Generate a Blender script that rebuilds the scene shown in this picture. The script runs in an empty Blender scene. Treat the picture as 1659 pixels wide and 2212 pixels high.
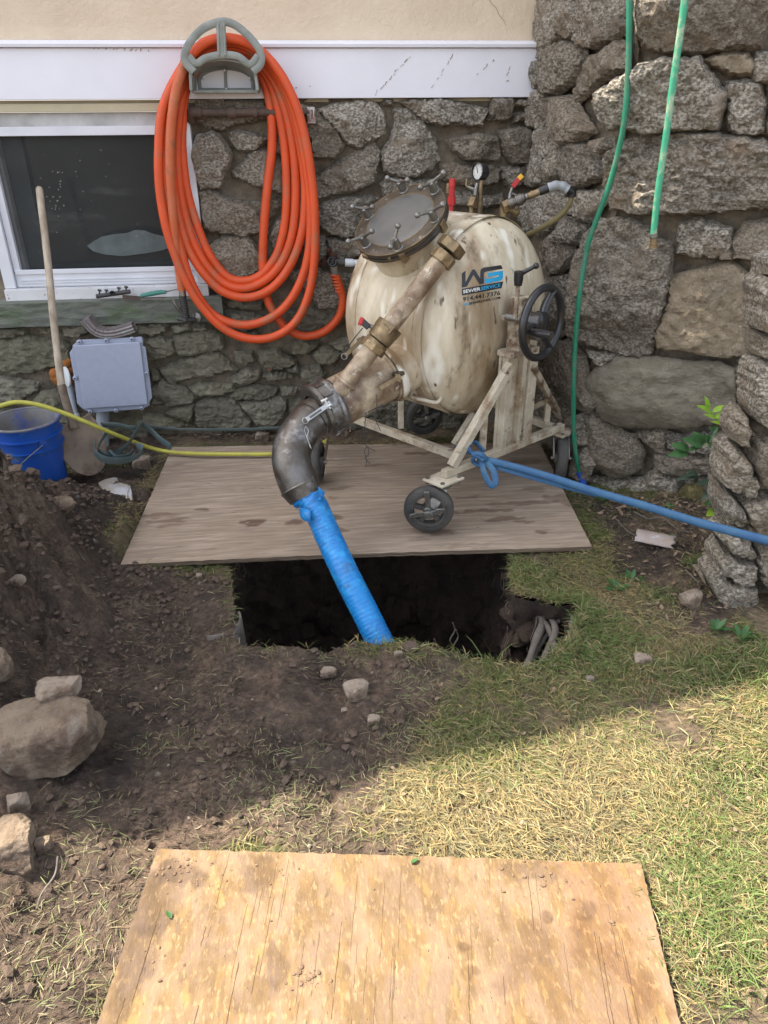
import bpy, bmesh, math, random
import numpy as np
from mathutils import Vector, Matrix, noise as mnoise
from mathutils.geometry import delaunay_2d_cdt
random.seed(7); rng = np.random.default_rng(11)
scene = bpy.context.scene
C = scene.collection
PI = math.pi
# ------------------------------------------------------------------ camera, sky, sun, exposure
CAMH = 1.55
cd = bpy.data.cameras.new('camera'); cam = bpy.data.objects.new('camera', cd); C.objects.link(cam)
cam.location = (0, 0, CAMH); cam.rotation_euler = (PI/2 - math.radians(28.5), math.radians(.35), math.radians(-5.8))
cd.sensor_fit = 'HORIZONTAL'; cd.sensor_width = 36; cd.lens = 36*1597/1659; cd.clip_start = .05; cd.clip_end = 500
scene.camera = cam
scene.render.resolution_x = 768; scene.render.resolution_y = 1024
world = bpy.data.worlds.new('World'); scene.world = world; world.use_nodes = True
wn = world.node_tree; wn.nodes.clear()
SUN_EL = 55.0; SUNV = Vector((-.93, .37, 0)).normalized()
sky = wn.nodes.new('ShaderNodeTexSky'); sky.sky_type = 'NISHITA'; sky.sun_disc = False
sky.sun_elevation = math.radians(SUN_EL); sky.sun_rotation = math.atan2(SUNV.x, SUNV.y)
sky.dust_density = 2.5; sky.ozone_density = .8
hs = wn.nodes.new('ShaderNodeHueSaturation'); hs.inputs['Saturation'].default_value = .42
bgn = wn.nodes.new('ShaderNodeBackground'); bgn.inputs[1].default_value = .15
wo = wn.nodes.new('ShaderNodeOutputWorld')
wn.links.new(sky.outputs[0], hs.inputs['Color']); wn.links.new(hs.outputs[0], bgn.inputs[0]); wn.links.new(bgn.outputs[0], wo.inputs[0])
sd = bpy.data.lights.new('sun', 'SUN'); sd.energy = 4.7; sd.angle = math.radians(.3); sd.color = (1, .9, .74)
sun = bpy.data.objects.new('sun', sd); C.objects.link(sun)
S = Vector((SUNV.x*math.cos(math.radians(SUN_EL)), SUNV.y*math.cos(math.radians(SUN_EL)), math.sin(math.radians(SUN_EL))))
sun.rotation_euler = S.to_track_quat('Z', 'Y').to_euler()
scene.view_settings.view_transform = 'Standard'; scene.view_settings.look = 'None'
scene.view_settings.gamma = 1; scene.view_settings.exposure = 1.8
# ------------------------------------------------------------------ measuring helpers (survey of the place from the photograph)
RM = np.array(cam.rotation_euler.to_matrix()); FP = 1597.; CX = 829.5; CY = 1106.; O = np.array([0, 0, CAMH])
def ray(x, y): return RM @ np.array([(x-CX)/FP, -(y-CY)/FP, -1.])
def at(x, y, t): return Vector(ray(x, y)*t + O)
def gp(x, y, z=0.):
    d = ray(x, y); return Vector(d*((z-CAMH)/d[2]) + O)
def onp(x, y, p, n):
    d = ray(x, y); t = (np.dot(np.array(p)-O, n))/np.dot(d, n); return Vector(d*t + O)
ZM = {1: (1200, 600, .72333), 2: (1000, 1400, .84388), 3: (0, 0, .84388), 'a': (720, 360, .48222), 'b': (1400, 360, .48222), 'c': (0, 1180, .48222),
      'd': (560, 1180, .48222), 'e': (2060, 0, .58107), 'f': (2060, 900, .58107), 'g': (2424, 1000, .36166), 'h': (2424, 1700, .36166),
      'w': (0, 300, .48222), 'k': (0, 1000, .54249), 'm': (0, 1700, .84388), 'n': (0, 1700, .54264), 'r': (1500, 2000, .91863)}
def zz(k, x, y):
    if k == 0: return x, y
    a, b, s = ZM[k]; return (a+x*s)*.548611, (b+y*s)*.548611
def zat(k, x, y, t): return at(*zz(k, x, y), t)
W = 3.812
# ------------------------------------------------------------------ numpy noise
def _h(i, j, k, s):
    n = (i*374761393 + j*668265263 + k*2147483647 + s*1274126177) & 0xffffffff
    n = ((n ^ (n >> 13))*1274126177) & 0xffffffff
    n = ((n ^ (n >> 16))*2246822519) & 0xffffffff
    return ((n ^ (n >> 15)) & 0xffff)/65535.0*2-1
def vn(x, y, z=0., s=0):
    x = np.asarray(x, float); y = np.asarray(y, float); z = np.asarray(z, float)+x*0
    i = np.floor(x).astype(np.int64); j = np.floor(y).astype(np.int64); k = np.floor(z).astype(np.int64)
    fx, fy, fz = x-i, y-j, z-k; fx = fx*fx*(3-2*fx); fy = fy*fy*(3-2*fy); fz = fz*fz*(3-2*fz)
    r = 0
    for a in (0, 1):
        for b in (0, 1):
            for c in (0, 1):
                r = r + _h(i+a, j+b, k+c, s)*(fx if a else 1-fx)*(fy if b else 1-fy)*(fz if c else 1-fz)
    return r
def fbm(x, y, z=0., o=4, s=0, g=.5):
    r = 0; a = 1.; f = 1.
    for q in range(o): r = r + a*vn(np.asarray(x)*f+q*17.3, np.asarray(y)*f+q*9.1, np.asarray(z)*f+q*5.7, s+q); a *= g; f *= 2.03
    return r
# ------------------------------------------------------------------ materials
def mat(name, c1, c2=None, sc=8., rough=.7, metal=0., bump=0., bsc=60., c3=None, s3=3., t3=(.5, .65), spec=.5, stretch=(1, 1, 1), rnd=None, det=6, speck=None, wave=None, attr=None, bdist=.01, trans=0, ramp=(.35, .65), alpha=None, coat=0, bmp2=None, amul=None, c4=None, s4=1.2, t4=(.55, .7), sheen=0):
    m = bpy.data.materials.new(name); m.use_nodes = True; nt = m.node_tree; N = nt.nodes; L = nt.links
    b = N['Principled BSDF']; b.inputs['Roughness'].default_value = rough; b.inputs['Metallic'].default_value = metal
    b.inputs['Specular IOR Level'].default_value = spec
    if coat: b.inputs['Coat Weight'].default_value = coat
    tc = N.new('ShaderNodeTexCoord'); mp = N.new('ShaderNodeMapping'); L.new(tc.outputs['Object'], mp.inputs[0]); mp.inputs['Scale'].default_value = stretch
    if rnd is not None:
        oi = N.new('ShaderNodeObjectInfo'); vm = N.new('ShaderNodeVectorMath'); vm.operation = 'SCALE'; vm.inputs[0].default_value = (37, 51, 23)
        L.new(oi.outputs['Random'], vm.inputs['Scale']); L.new(vm.outputs[0], mp.inputs['Location'])
    def ns(scale, d=det, rg=.6, src=mp):
        n = N.new('ShaderNodeTexNoise'); n.inputs['Scale'].default_value = scale; n.inputs['Detail'].default_value = d; n.inputs['Roughness'].default_value = rg
        L.new(src.outputs[0], n.inputs['Vector']); return n
    def rmp(src, a, b_):
        r = N.new('ShaderNodeMapRange'); r.inputs['From Min'].default_value = a; r.inputs['From Max'].default_value = b_; L.new(src, r.inputs['Value']); return r.outputs[0]
    def mx(fac, a, b_, mode='MIX'):
        x = N.new('ShaderNodeMix'); x.data_type = 'RGBA'; x.blend_type = mode
        for s_, v in ((0, fac), (6, a), (7, b_)):
            if hasattr(v, 'links') or hasattr(v, 'is_linked'): L.new(v, x.inputs[s_])
            elif s_ == 0: x.inputs[0].default_value = v
            else: x.inputs[s_].default_value = (*v, 1)
        return x.outputs[2]
    col = None
    if attr:
        an = N.new('ShaderNodeAttribute'); an.attribute_name = attr; col = an.outputs['Color']
        if c2: col = mx(rmp(ns(sc).outputs[0], *ramp), col, c2, 'MULTIPLY')
    elif c2: col = mx(rmp(ns(sc).outputs[0], *ramp), c1, c2)
    if rnd:
        base = col if col is not None else c1
        oi2 = N.new('ShaderNodeObjectInfo'); mu = N.new('ShaderNodeMath'); mu.operation = 'MULTIPLY'; mu.inputs[1].default_value = 7.31; fr = N.new('ShaderNodeMath'); fr.operation = 'FRACT'
        L.new(oi2.outputs['Random'], mu.inputs[0]); L.new(mu.outputs[0], fr.inputs[0])
        ff = N.new('ShaderNodeMath'); ff.operation = 'MULTIPLY'; ff.inputs[1].default_value = .6; L.new(fr.outputs[0], ff.inputs[0])
        col = mx(ff.outputs[0], base, rnd)
        br = N.new('ShaderNodeBrightContrast'); L.new(col, br.inputs[0]); col = br.outputs[0]
        b2 = N.new('ShaderNodeMapRange'); b2.inputs['To Min'].default_value = .8; b2.inputs['To Max'].default_value = 1.22; L.new(oi2.outputs['Random'], b2.inputs['Value'])
        vv = N.new('ShaderNodeVectorMath'); vv.operation = 'SCALE'; L.new(col, vv.inputs[0]); L.new(b2.outputs[0], vv.inputs['Scale']); col = vv.outputs[0]
    if c3: col = mx(rmp(ns(s3, 5).outputs[0], *t3), col if col is not None else c1, c3)
    if c4: col = mx(rmp(ns(s4, 8, .7, mp).outputs[0], *t4), col if col is not None else c1, c4)
    if speck:
        for (scol, ssc, lo, hi) in speck:
            col = mx(rmp(ns(ssc, 2, .5).outputs[0], lo, hi), col if col is not None else c1, scol)
    if amul:
        am = N.new('ShaderNodeAttribute'); am.attribute_name = amul; col = mx(1.0, col, am.outputs['Color'], 'MULTIPLY')
    if col is not None: L.new(col, b.inputs['Base Color'])
    else: b.inputs['Base Color'].default_value = (*c1, 1)
    if bump:
        bn = N.new('ShaderNodeBump'); bn.inputs['Strength'].default_value = bump; bn.inputs['Distance'].default_value = bdist
        L.new(ns(bsc, 10, .72).outputs[0], bn.inputs['Height']); L.new(bn.outputs[0], b.inputs['Normal'])
        if bmp2:
            bq = N.new('ShaderNodeBump'); bq.inputs['Strength'].default_value = 1; bq.inputs['Distance'].default_value = bmp2[1]; L.new(ns(bmp2[0], 5, .6).outputs[0], bq.inputs['Height']); L.new(bq.outputs[0], bn.inputs['Normal'])
        if wave:
            wv = N.new('ShaderNodeTexWave'); wv.inputs['Scale'].default_value = wave[0]; wv.bands_direction = wave[1]; wv.inputs['Distortion'].default_value = wave[2]
            L.new(tc.outputs['Object'], wv.inputs['Vector']); b3 = N.new('ShaderNodeBump'); b3.inputs['Strength'].default_value = wave[3]; b3.inputs['Distance'].default_value = .003
            L.new(wv.outputs[1], b3.inputs['Height']); L.new(bn.outputs[0], b3.inputs['Normal']); L.new(b3.outputs[0], b.inputs['Normal'])
    if trans:
        ts = N.new('ShaderNodeBsdfTranslucent'); ms = N.new('ShaderNodeMixShader'); ms.inputs[0].default_value = trans
        if col is not None: L.new(col, ts.inputs[0])
        else: ts.inputs[0].default_value = (*c1, 1)
        L.new(b.outputs[0], ms.inputs[1]); L.new(ts.outputs[0], ms.inputs[2]); L.new(ms.outputs[0], N['Material Output'].inputs[0])
    if alpha is not None: b.inputs['Alpha'].default_value = alpha
    return m
G = {}
G['stone'] = mat('granite', (.155, .132, .10), (.54, .495, .415), 75, .85, bump=1, bsc=55, bdist=.022, rnd=(.20, .15, .095), ramp=(.42, .6), c3=(.15, .125, .095), s3=8, t3=(.5, .72), c4=(.33, .25, .17), s4=4, t4=(.54, .68), speck=[((.46, .44, .41), 150, .62, .78), ((.07, .06, .05), 120, .6, .78)], stretch=(1, 1, 1.5), bmp2=(17, .03))
G['stone_low'] = mat('mossy_gneiss', (.19, .17, .125), (.33, .30, .225), 22, .85, bump=1, bsc=38, bdist=.02, stretch=(1, 1, 2.2), bmp2=(14, .03), rnd=(.2, .185, .11), c3=(.12, .105, .08), s3=6, t3=(.5, .75), speck=[((.3, .29, .25), 140, .62, .74)])
G['mortar'] = mat('mortar', (.23, .185, .13), (.12, .10, .075), 14, .95, bmp2=(30, .02), bump=.8, bsc=90, bdist=.008, c3=(.28, .19, .13), s3=4, t3=(.6, .8))
G['mortar_low'] = mat('old_mortar', (.16, .145, .11), (.1, .09, .065), 12, .95, bump=.8, bsc=70, bdist=.01)
G['sill'] = mat('slate_sill', (.13, .14, .115), (.2, .205, .175), 10, .8, bump=1, bsc=38, bdist=.01, stretch=(1, 1, 2.5), c3=(.12, .15, .09), s3=5)
G['stucco'] = mat('cream_stucco', (.62, .505, .37), (.70, .58, .44), 3, .95, bump=.8, bsc=38, bdist=.012)
G['trim'] = mat('white_trim_paint', (.74, .74, .79), (.68, .68, .73), 2.5, .5, bump=.1, bsc=30, c4=(.3, .22, .18), s4=14, t4=(.77, .79))
G['frame'] = mat('window_frame_paint', (.68, .69, .73), (.60, .61, .65), 5, .5, bump=.1, bsc=30, c4=(.25, .22, .2), s4=22, t4=(.73, .77))
G['dirtyframe'] = mat('grimy_aluminium', (.5, .5, .5), (.33, .33, .32), 9, .6, c4=(.15, .13, .1), s4=18, t4=(.66, .7))
G['peel'] = mat('peeling_white_paint', (.66, .66, .68), (.58, .57, .57), 9, .7, bump=.3, bsc=60, c4=(.16, .11, .08), s4=34, t4=(.62, .66), stretch=(1, 1, 1))
G['cream'] = mat('old_cream_paint', (.5, .44, .3), (.42, .37, .25), 6, .6, c4=(.1, .08, .06), s4=20, t4=(.72, .76))
G['glass'] = mat('dark_window_glass', (.012, .015, .015), None, 4, .12, spec=.6)
G['screen'] = mat('insect_screen', (.026, .03, .03), (.038, .042, .041), 5, .75, bump=.2, bsc=300, c4=(.1, .105, .1), s4=3.2, t4=(.6, .7), stretch=(.4, 1, 1.2), alpha=.55)
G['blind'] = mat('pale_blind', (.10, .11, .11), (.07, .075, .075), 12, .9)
G['dust'] = mat('dusty_smear', (.12, .14, .14), (.08, .095, .095), 12, .9)
G['fleck'] = mat('pale_fleck', (.4, .41, .4), None)
G['orange'] = mat('orange_rubber', (.66, .078, .014), (.55, .07, .014), 8, .5, bump=.15, bsc=220, c4=(.36, .13, .06), s4=9, t4=(.52, .72))
G['orange_dirty'] = mat('muddy_orange_rubber', (.5, .10, .03), (.5, .14, .06), 12, .55, bump=.15, bsc=220, c4=(.2, .1, .05), s4=16, t4=(.55, .7))
G['hanger'] = mat('weathered_grey_plastic', (.17, .185, .165), (.27, .28, .255), 14, .6, bump=.2, bsc=90)
G['tank'] = mat('stained_cream_paint', (.66, .585, .445), (.50, .42, .29), 6, .45, bump=.2, bsc=35, bdist=.004, ramp=(.38, .6), c3=(.25, .165, .085), s3=4.2, t3=(.43, .66), c4=(.11, .07, .035), s4=8, t4=(.55, .68), stretch=(1, 1, .35), speck=[((.76, .72, .62), 12, .56, .68), ((.10, .07, .04), 30, .66, .74)])
G['neck'] = mat('rust_stained_paint', (.47, .38, .26), (.17, .105, .06), 12, .5, bump=.3, bsc=45, c3=(.11, .06, .035), s3=9, t3=(.45, .66), c4=(.6, .55, .45), s4=17, t4=(.58, .68))
G['framep'] = mat('chipped_cream_paint', (.56, .50, .39), (.40, .34, .25), 12, .55, bump=.3, bsc=60, c3=(.25, .17, .10), s3=9, t3=(.52, .68), c4=(.13, .075, .045), s4=22, t4=(.58, .66))
G['rusty'] = mat('rusty_painted_bar', (.4, .34, .25), (.12, .07, .04), 18, .7, bump=.4, bsc=60, ramp=(.42, .58))
G['brass'] = mat('dirty_brass', (.30, .22, .12), (.12, .085, .05), 24, .5, .7, bump=.3, bsc=70, c3=(.5, .43, .28), s3=16, t3=(.6, .75))
G['steel'] = mat('dark_cast_steel', (.17, .16, .15), (.10, .085, .07), 12, .36, .85, bump=.3, bsc=110, c4=(.45, .45, .46), s4=9, t4=(.52, .72))
G['lid'] = mat('scuffed_grey_plate', (.13, .13, .125), (.18, .175, .165), 7, .5, .5, bump=.1, bsc=50, c4=(.22, .16, .1), s4=5, t4=(.62, .8))
G['ring'] = mat('grimy_flange', (.13, .105, .08), (.075, .06, .045), 14, .5, .6, bump=.3, bsc=60, c4=(.5, .43, .32), s4=12, t4=(.6, .72))
G['galv'] = mat('galvanised_steel', (.27, .265, .25), (.17, .16, .14), 25, .4, .8, bump=.15, bsc=80)
G['chrome'] = mat('worn_nickel', (.5, .49, .47), (.35, .34, .33), 15, .28, .9)
G['black'] = mat('black_enamel', (.018, .018, .02), None, 8, .28, bump=.05, bsc=60)
G['rubber'] = mat('black_rubber_tyre', (.035, .035, .035), (.07, .063, .055), 14, .75, bump=.3, bsc=80)
G['dusty_black'] = mat('dusty_black_iron', (.05, .048, .046), (.09, .08, .07), 14, .7, bump=.2, bsc=60)
G['red'] = mat('red_plastic', (.42, .02, .02), None, 5, .4)
G['yellow'] = mat('yellow_plastic', (.75, .42, .03), None, 5, .4)
G['yhose'] = mat('yellow_rubber', (.50, .47, .07), (.38, .36, .07), 20, .5, bump=.1, bsc=90)
G['olive'] = mat('olive_hose', (.22, .18, .08), (.14, .12, .06), 20, .5)
G['greyhose'] = mat('grey_hose', (.32, .35, .38), (.2, .2, .2), 9, .5)
G['tape'] = mat('blue_tape_wrap', (.008, .19, .50), (.012, .15, .42), 10, .4, bump=.35, bsc=120, bdist=.004, c4=(.05, .09, .14), s4=18, t4=(.56, .72), c3=(.02, .25, .55), s3=30)
G['strap'] = mat('faded_blue_webbing', (.022, .08, .19), (.035, .11, .2), 16, .7, bump=.5, bsc=260, bdist=.002, c4=(.11, .13, .13), s4=9, t4=(.58, .72))
G['strap_old'] = mat('dirty_grey_blue_webbing', (.07, .11, .12), (.12, .15, .145), 12, .85, bump=.4, bsc=200, bdist=.003, c4=(.15, .15, .13), s4=8, t4=(.52, .7))
G['green'] = mat('green_hose', (.006, .13, .07), (.01, .18, .10), 24, .5, bump=.1, bsc=120, c4=(.06, .15, .10), s4=14, t4=(.5, .6))
G['green2'] = mat('faded_green_hose', (.015, .30, .16), (.07, .33, .2), 22, .5, bump=.1, bsc=120, c4=(.42, .42, .3), s4=15, t4=(.5, .62), stretch=(1, 1, .6))
G['bluep'] = mat('blue_pipe_end', (.015, .06, .35), None, 5, .5)
G['box'] = mat('pale_grey_box_plastic', (.35, .38, .48), (.32, .35, .44), 30, .5, bump=.06, bsc=200)
G['box2'] = mat('grey_box_back', (.3, .32, .36), None, 30, .5)
G['pvc'] = mat('grey_pvc', (.33, .36, .4), (.26, .28, .3), 9, .55)
G['spout'] = mat('brown_aluminium_spout', (.17, .145, .14), (.23, .2, .19), 10, .5, .3, bump=.2, bsc=60, c4=(.2, .3, .28), s4=25, t4=(.6, .66))
G['foam'] = mat('expanding_foam', (.36, .13, .03), (.25, .09, .02), 12, .95, bump=.8, bsc=60)
G['white'] = mat('white_plastic', (.6, .63, .64), None, 5, .5)
G['bucket'] = mat('blue_bucket_plastic', (.008, .06, .34), (.012, .075, .3), 9, .4, bump=.1, bsc=70, c4=(.18, .2, .24), s4=9, t4=(.58, .75))
G['bucket_in'] = mat('muddy_bucket_inside', (.2, .21, .24), (.15, .13, .1), 10, .85, c3=(.08, .1, .25), s3=7)
G['wood'] = mat('weathered_ash_handle', (.46, .39, .30), (.24, .185, .13), 30, .7, bump=.4, bsc=60, stretch=(1, 1, .18), c4=(.14, .1, .07), s4=20, t4=(.64, .7))
G['muddy'] = mat('muddy_steel', (.21, .16, .12), (.15, .11, .08), 12, .85, bump=.5, bsc=60, c4=(.09, .06, .04), s4=9, t4=(.52, .65))
G['iron'] = mat('rusty_iron_pipe', (.075, .055, .045), (.12, .08, .06), 18, .75, .2, bump=.4, bsc=70)
G['pipe_black'] = mat('black_coupling', (.03, .03, .03), (.06, .055, .05), 20, .6)
G['clear'] = mat('cloudy_clamp', (.5, .46, .44), (.2, .1, .09), 30, .3)
G['tgreen'] = mat('green_rubber_grip', (.03, .15, .11), (.05, .2, .16), 15, .6)
G['leaf_lit'] = mat('young_leaf', (.34, .55, .04), (.26, .48, .03), 30, .45, trans=.45)  # lime tone has the sunlight on the top leaves painted into it
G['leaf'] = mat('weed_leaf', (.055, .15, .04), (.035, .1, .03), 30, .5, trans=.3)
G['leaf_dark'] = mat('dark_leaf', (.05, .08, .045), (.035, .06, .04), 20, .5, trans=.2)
G['dead'] = mat('dry_leaf', (.25, .18, .13), (.17, .11, .07), 20, .8)
G['redleaf'] = mat('rusty_red_leaf', (.18, .05, .03), None, 20, .8)
G['tile'] = mat('broken_clay_pipe', (.30, .23, .19), (.36, .33, .33), 9, .8, bump=.4, bsc=80, c4=(.45, .43, .45), s4=14, t4=(.58, .66))
G['shard'] = mat('white_limestone_shard', (.42, .38, .32), (.33, .27, .21), 18, .85, bump=.6, bsc=60, c3=(.5, .5, .53), s3=9)
G['root'] = mat('grey_roots', (.16, .14, .12), (.1, .085, .07), 18, .9, bump=.4, bsc=70)
G['boulder'] = mat('muddy_boulder', (.29, .23, .165), (.17, .11, .07), 9, .9, bump=1, bsc=45, bdist=.018, c3=(.36, .33, .28), s3=9, t3=(.52, .7), c4=(.10, .065, .045), s4=6, t4=(.48, .6), bmp2=(15, .03))
G['rock'] = mat('pale_rock', (.29, .24, .19), (.19, .14, .10), 14, .9, bump=.8, bsc=70, bdist=.008, c4=(.12, .08, .055), s4=14, t4=(.5, .62), bmp2=(20, .02))
G['clod'] = mat('soil_clod', (.085, .058, .042), (.12, .085, .062), 30, .95, bump=.8, bsc=90)
G['ink'] = mat('black_print', (.012, .012, .014), None, 5, .4)
G['cyan'] = mat('cyan_print', (.01, .33, .6), None, 5, .4)
G['paper'] = mat('white_print', (.75, .73, .68), None, 5, .4)
G['bark'] = mat('bark', (.1, .08, .06), (.06, .05, .04), 10, .9, bump=.8, bsc=20)
G['shingle'] = mat('roof_shingles', (.08, .08, .08), (.12, .11, .1), 10, .95, bump=.5)
G['wire'] = mat('black_wire', (.02, .02, .02), None)
G['face'] = mat('gauge_dial', (.55, .55, .52), None, 5, .5)
# ------------------------------------------------------------------ object helpers
def tag(o, label=None, cat=None, group=None, kind=None):
    if label: o['label'] = label
    if cat: o['category'] = cat
    if group: o['group'] = group
    if kind: o['kind'] = kind
    return o
def thing(name, loc, label, cat, group=None, kind=None):
    o = bpy.data.objects.new(name, None); C.objects.link(o); o.location = loc; o.empty_display_size = .05
    return tag(o, label, cat, group, kind)
def wloc(o):
    v = Vector((0, 0, 0))
    while o is not None: v = v + o.location; o = o.parent
    return v
class MB:
    def __init__(s): s.v = []; s.f = []; s.sm = []
    def add(s, vs, fs, smooth=True):
        n = len(s.v); s.v += [tuple(v) for v in vs]; s.f += [tuple(i+n for i in f) for f in fs]; s.sm += [smooth]*len(fs)
    def box(s, c, ax, hs):
        c = Vector(c); a = [Vector(q).normalized()*h for q, h in zip(ax, hs)]
        if a[0].cross(a[1]).dot(a[2]) < 0: a[2] = -a[2]
        vs = [c+a[0]*i+a[1]*j+a[2]*k for k in (-1, 1) for j in (-1, 1) for i in (-1, 1)]
        s.add(vs, [(0, 2, 3, 1), (4, 5, 7, 6), (0, 1, 5, 4), (2, 6, 7, 3), (0, 4, 6, 2), (1, 3, 7, 5)], False)
    def bar(s, p, q, w, h, up=(0, 0, 1)):
        p = Vector(p); q = Vector(q); d = (q-p); L_ = d.length; d.normalize(); up = Vector(up); a = d.cross(up)
        if a.length < 1e-3: a = d.cross(Vector((1, 0, 0)))
        a.normalize(); b = a.cross(d).normalized(); s.box((p+q)/2, (a, b, d), (w/2, h/2, L_/2))
    def lathe(s, o, d, prof, seg=32, smooth=True, sharp=False):
        o = Vector(o); d = Vector(d).normalized(); a = d.orthogonal().normalized(); b = d.cross(a); vs = []; fs = []
        for (x, r) in prof:
            for k in range(seg): t = 2*PI*k/seg; vs.append(o+d*x+(a*math.cos(t)+b*math.sin(t))*max(r, 1e-5))
        for i in range(len(prof)-1):
            for k in range(seg): k2 = (k+1) % seg; fs.append((i*seg+k, i*seg+k2, (i+1)*seg+k2, (i+1)*seg+k))
        s.add(vs, fs, smooth)
    def cyl(s, p, q, r, seg=24, r2=None, smooth=True):
        p = Vector(p); q = Vector(q); L_ = (q-p).length; r2 = r if r2 is None else r2; e = min(r, L_)*.06
        s.lathe(p, q-p, [(0, 0), (0, r-e), (e, r), (L_-e, r2), (L_, r2-e), (L_, 0)], seg, smooth)
    def ball(s, c, r, seg=16, sq=(1, 1, 1)):
        vs = []; fs = []; n = seg//2
        for i in range(n+1):
            th = PI*i/n
            for k in range(seg): ph = 2*PI*k/seg; vs.append(Vector(c)+Vector((r*sq[0]*math.sin(th)*math.cos(ph), r*sq[1]*math.sin(th)*math.sin(ph), r*sq[2]*math.cos(th))))
        for i in range(n):
            for k in range(seg): k2 = (k+1) % seg; fs.append((i*seg+k, (i+1)*seg+k, (i+1)*seg+k2, i*seg+k2))
        s.add(vs, fs)
    def torus(s, c, d, R, r, seg=40, s2=14):
        c = Vector(c); d = Vector(d).normalized(); a = d.orthogonal().normalized(); b = d.cross(a); vs = []; fs = []
        for i in range(seg):
            t = 2*PI*i/seg; e = a*math.cos(t)+b*math.sin(t)
            for k in range(s2): p = 2*PI*k/s2; vs.append(c+e*(R+r*math.cos(p))+d*r*math.sin(p))
        for i in range(seg):
            for k in range(s2): fs.append((i*s2+k, ((i+1) % seg)*s2+k, ((i+1) % seg)*s2+(k+1) % s2, i*s2+(k+1) % s2))
        s.add(vs, fs)
    def tube(s, pts, r, seg=12, cap=True, wob=0, sub=8, smooth=True, flat=None, up=None):
        P = spline(pts, sub) if sub else [Vector(p) for p in pts]; n = len(P); vs = []; fs = []
        a = None
        for i, p in enumerate(P):
            d = (P[min(i+1, n-1)]-P[max(i-1, 0)]).normalized()
            if up is not None: a = Vector(up) - d*d.dot(Vector(up)); a.normalize()
            elif a is None: a = d.orthogonal().normalized()
            else: a = (a-d*a.dot(d)).normalized()
            b = d.cross(a); u = i/(n-1)
            rr = r(u) if callable(r) else r
            for k in range(seg):
                t = 2*PI*k/seg; q = rr
                if wob: q *= 1+wob*mnoise.noise(Vector((i*.9, k*.8, 3.3)))
                ca, sa = math.cos(t), math.sin(t)
                if flat: vs.append(p+a*ca*q*flat[0]+b*sa*q*flat[1])
                else: vs.append(p+(a*ca+b*sa)*q)
        for i in range(n-1):
            for k in range(seg): k2 = (k+1) % seg; fs.append((i*seg+k, i*seg+k2, (i+1)*seg+k2, (i+1)*seg+k))
        if cap: fs.append(tuple(range(seg))[::-1]); fs.append(tuple((n-1)*seg+k for k in range(seg)))
        s.add(vs, fs, smooth)
    def prism(s, pts, off, smooth=False):
        n = len(pts); vs = [Vector(p) for p in pts]+[Vector(p)+Vector(off) for p in pts]
        s.add(vs, [tuple(range(n)), tuple(range(2*n-1, n-1, -1))]+[(i, i+n, (i+1) % n+n, (i+1) % n) for i in range(n)], smooth)
    def build(s, name, m, parent=None, bev=0, fix=True, **kw):
        me = bpy.data.meshes.new(name); w_ = wloc(parent)
        me.from_pydata([(v[0]-w_.x, v[1]-w_.y, v[2]-w_.z) for v in s.v], [], s.f); me.polygons.foreach_set('use_smooth', s.sm)
        if fix:
            b = bmesh.new(); b.from_mesh(me); bmesh.ops.remove_doubles(b, verts=b.verts, dist=1e-6); bmesh.ops.recalc_face_normals(b, faces=b.faces); b.to_mesh(me); b.free()
        me.materials.append(G[m] if isinstance(m, str) else m)
        o = bpy.data.objects.new(name, me); C.objects.link(o); o.parent = parent
        if bev:
            bm_ = o.modifiers.new('bevel', 'BEVEL'); bm_.width = bev; bm_.segments = 2; bm_.limit_method = 'ANGLE'; bm_.angle_limit = math.radians(40)
        if any(s.sm) :
            try: me.set_sharp_from_angle(angle=math.radians(42))
            except Exception: pass
        return tag(o, **kw) if kw else o
def spline(pts, sub=8):
    P = [Vector(p) for p in pts]; out = []
    Q = [P[0]*2-P[1]]+P+[P[-1]*2-P[-2]]
    for i in range(1, len(Q)-2):
        a, b, c, d = Q[i-1:i+3]
        for k in range(sub):
            t = k/sub; out.append(.5*((2*b)+(c-a)*t+(2*a-5*b+4*c-d)*t*t+(3*b-a-3*c+d)*t**3))
    out.append(P[-1]); return out
def npmesh(name, v, f, m, parent=None, smooth=True, cols=None, **kw):
    me = bpy.data.meshes.new(name); v = np.asarray(v, np.float32); f = np.asarray(f, np.int32); w_ = wloc(parent); v = v-np.array([w_.x, w_.y, w_.z], np.float32)
    k = f.shape[1]; me.vertices.add(len(v)); me.vertices.foreach_set('co', v.ravel()); me.loops.add(f.size); me.loops.foreach_set('vertex_index', f.ravel())
    me.polygons.add(len(f)); me.polygons.foreach_set('loop_start', np.arange(0, f.size, k, dtype=np.int32)); me.polygons.foreach_set('loop_total', np.full(len(f), k, np.int32))
    me.update(calc_edges=True); me.polygons.foreach_set('use_smooth', np.full(len(f), smooth))
    if cols is not None:
        a = me.color_attributes.new('Col', 'FLOAT_COLOR', 'POINT'); c = np.ones((len(v), 4), np.float32); c[:, :3] = cols; a.data.foreach_set('color', c.ravel())
    me.materials.append(G[m] if isinstance(m, str) else m); o = bpy.data.objects.new(name, me); C.objects.link(o); o.parent = parent
    return tag(o, **kw) if kw else o
def inpoly(x, y, P):
    x = np.asarray(x); y = np.asarray(y); r = np.zeros(x.shape, bool); n = len(P)
    for i in range(n):
        x1, y1 = P[i]; x2, y2 = P[(i+1) % n]
        if y1 == y2: continue
        c = ((y1 > y) != (y2 > y)) & (x < (x2-x1)*(y-y1)/(y2-y1)+x1); r ^= c
    return r
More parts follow.
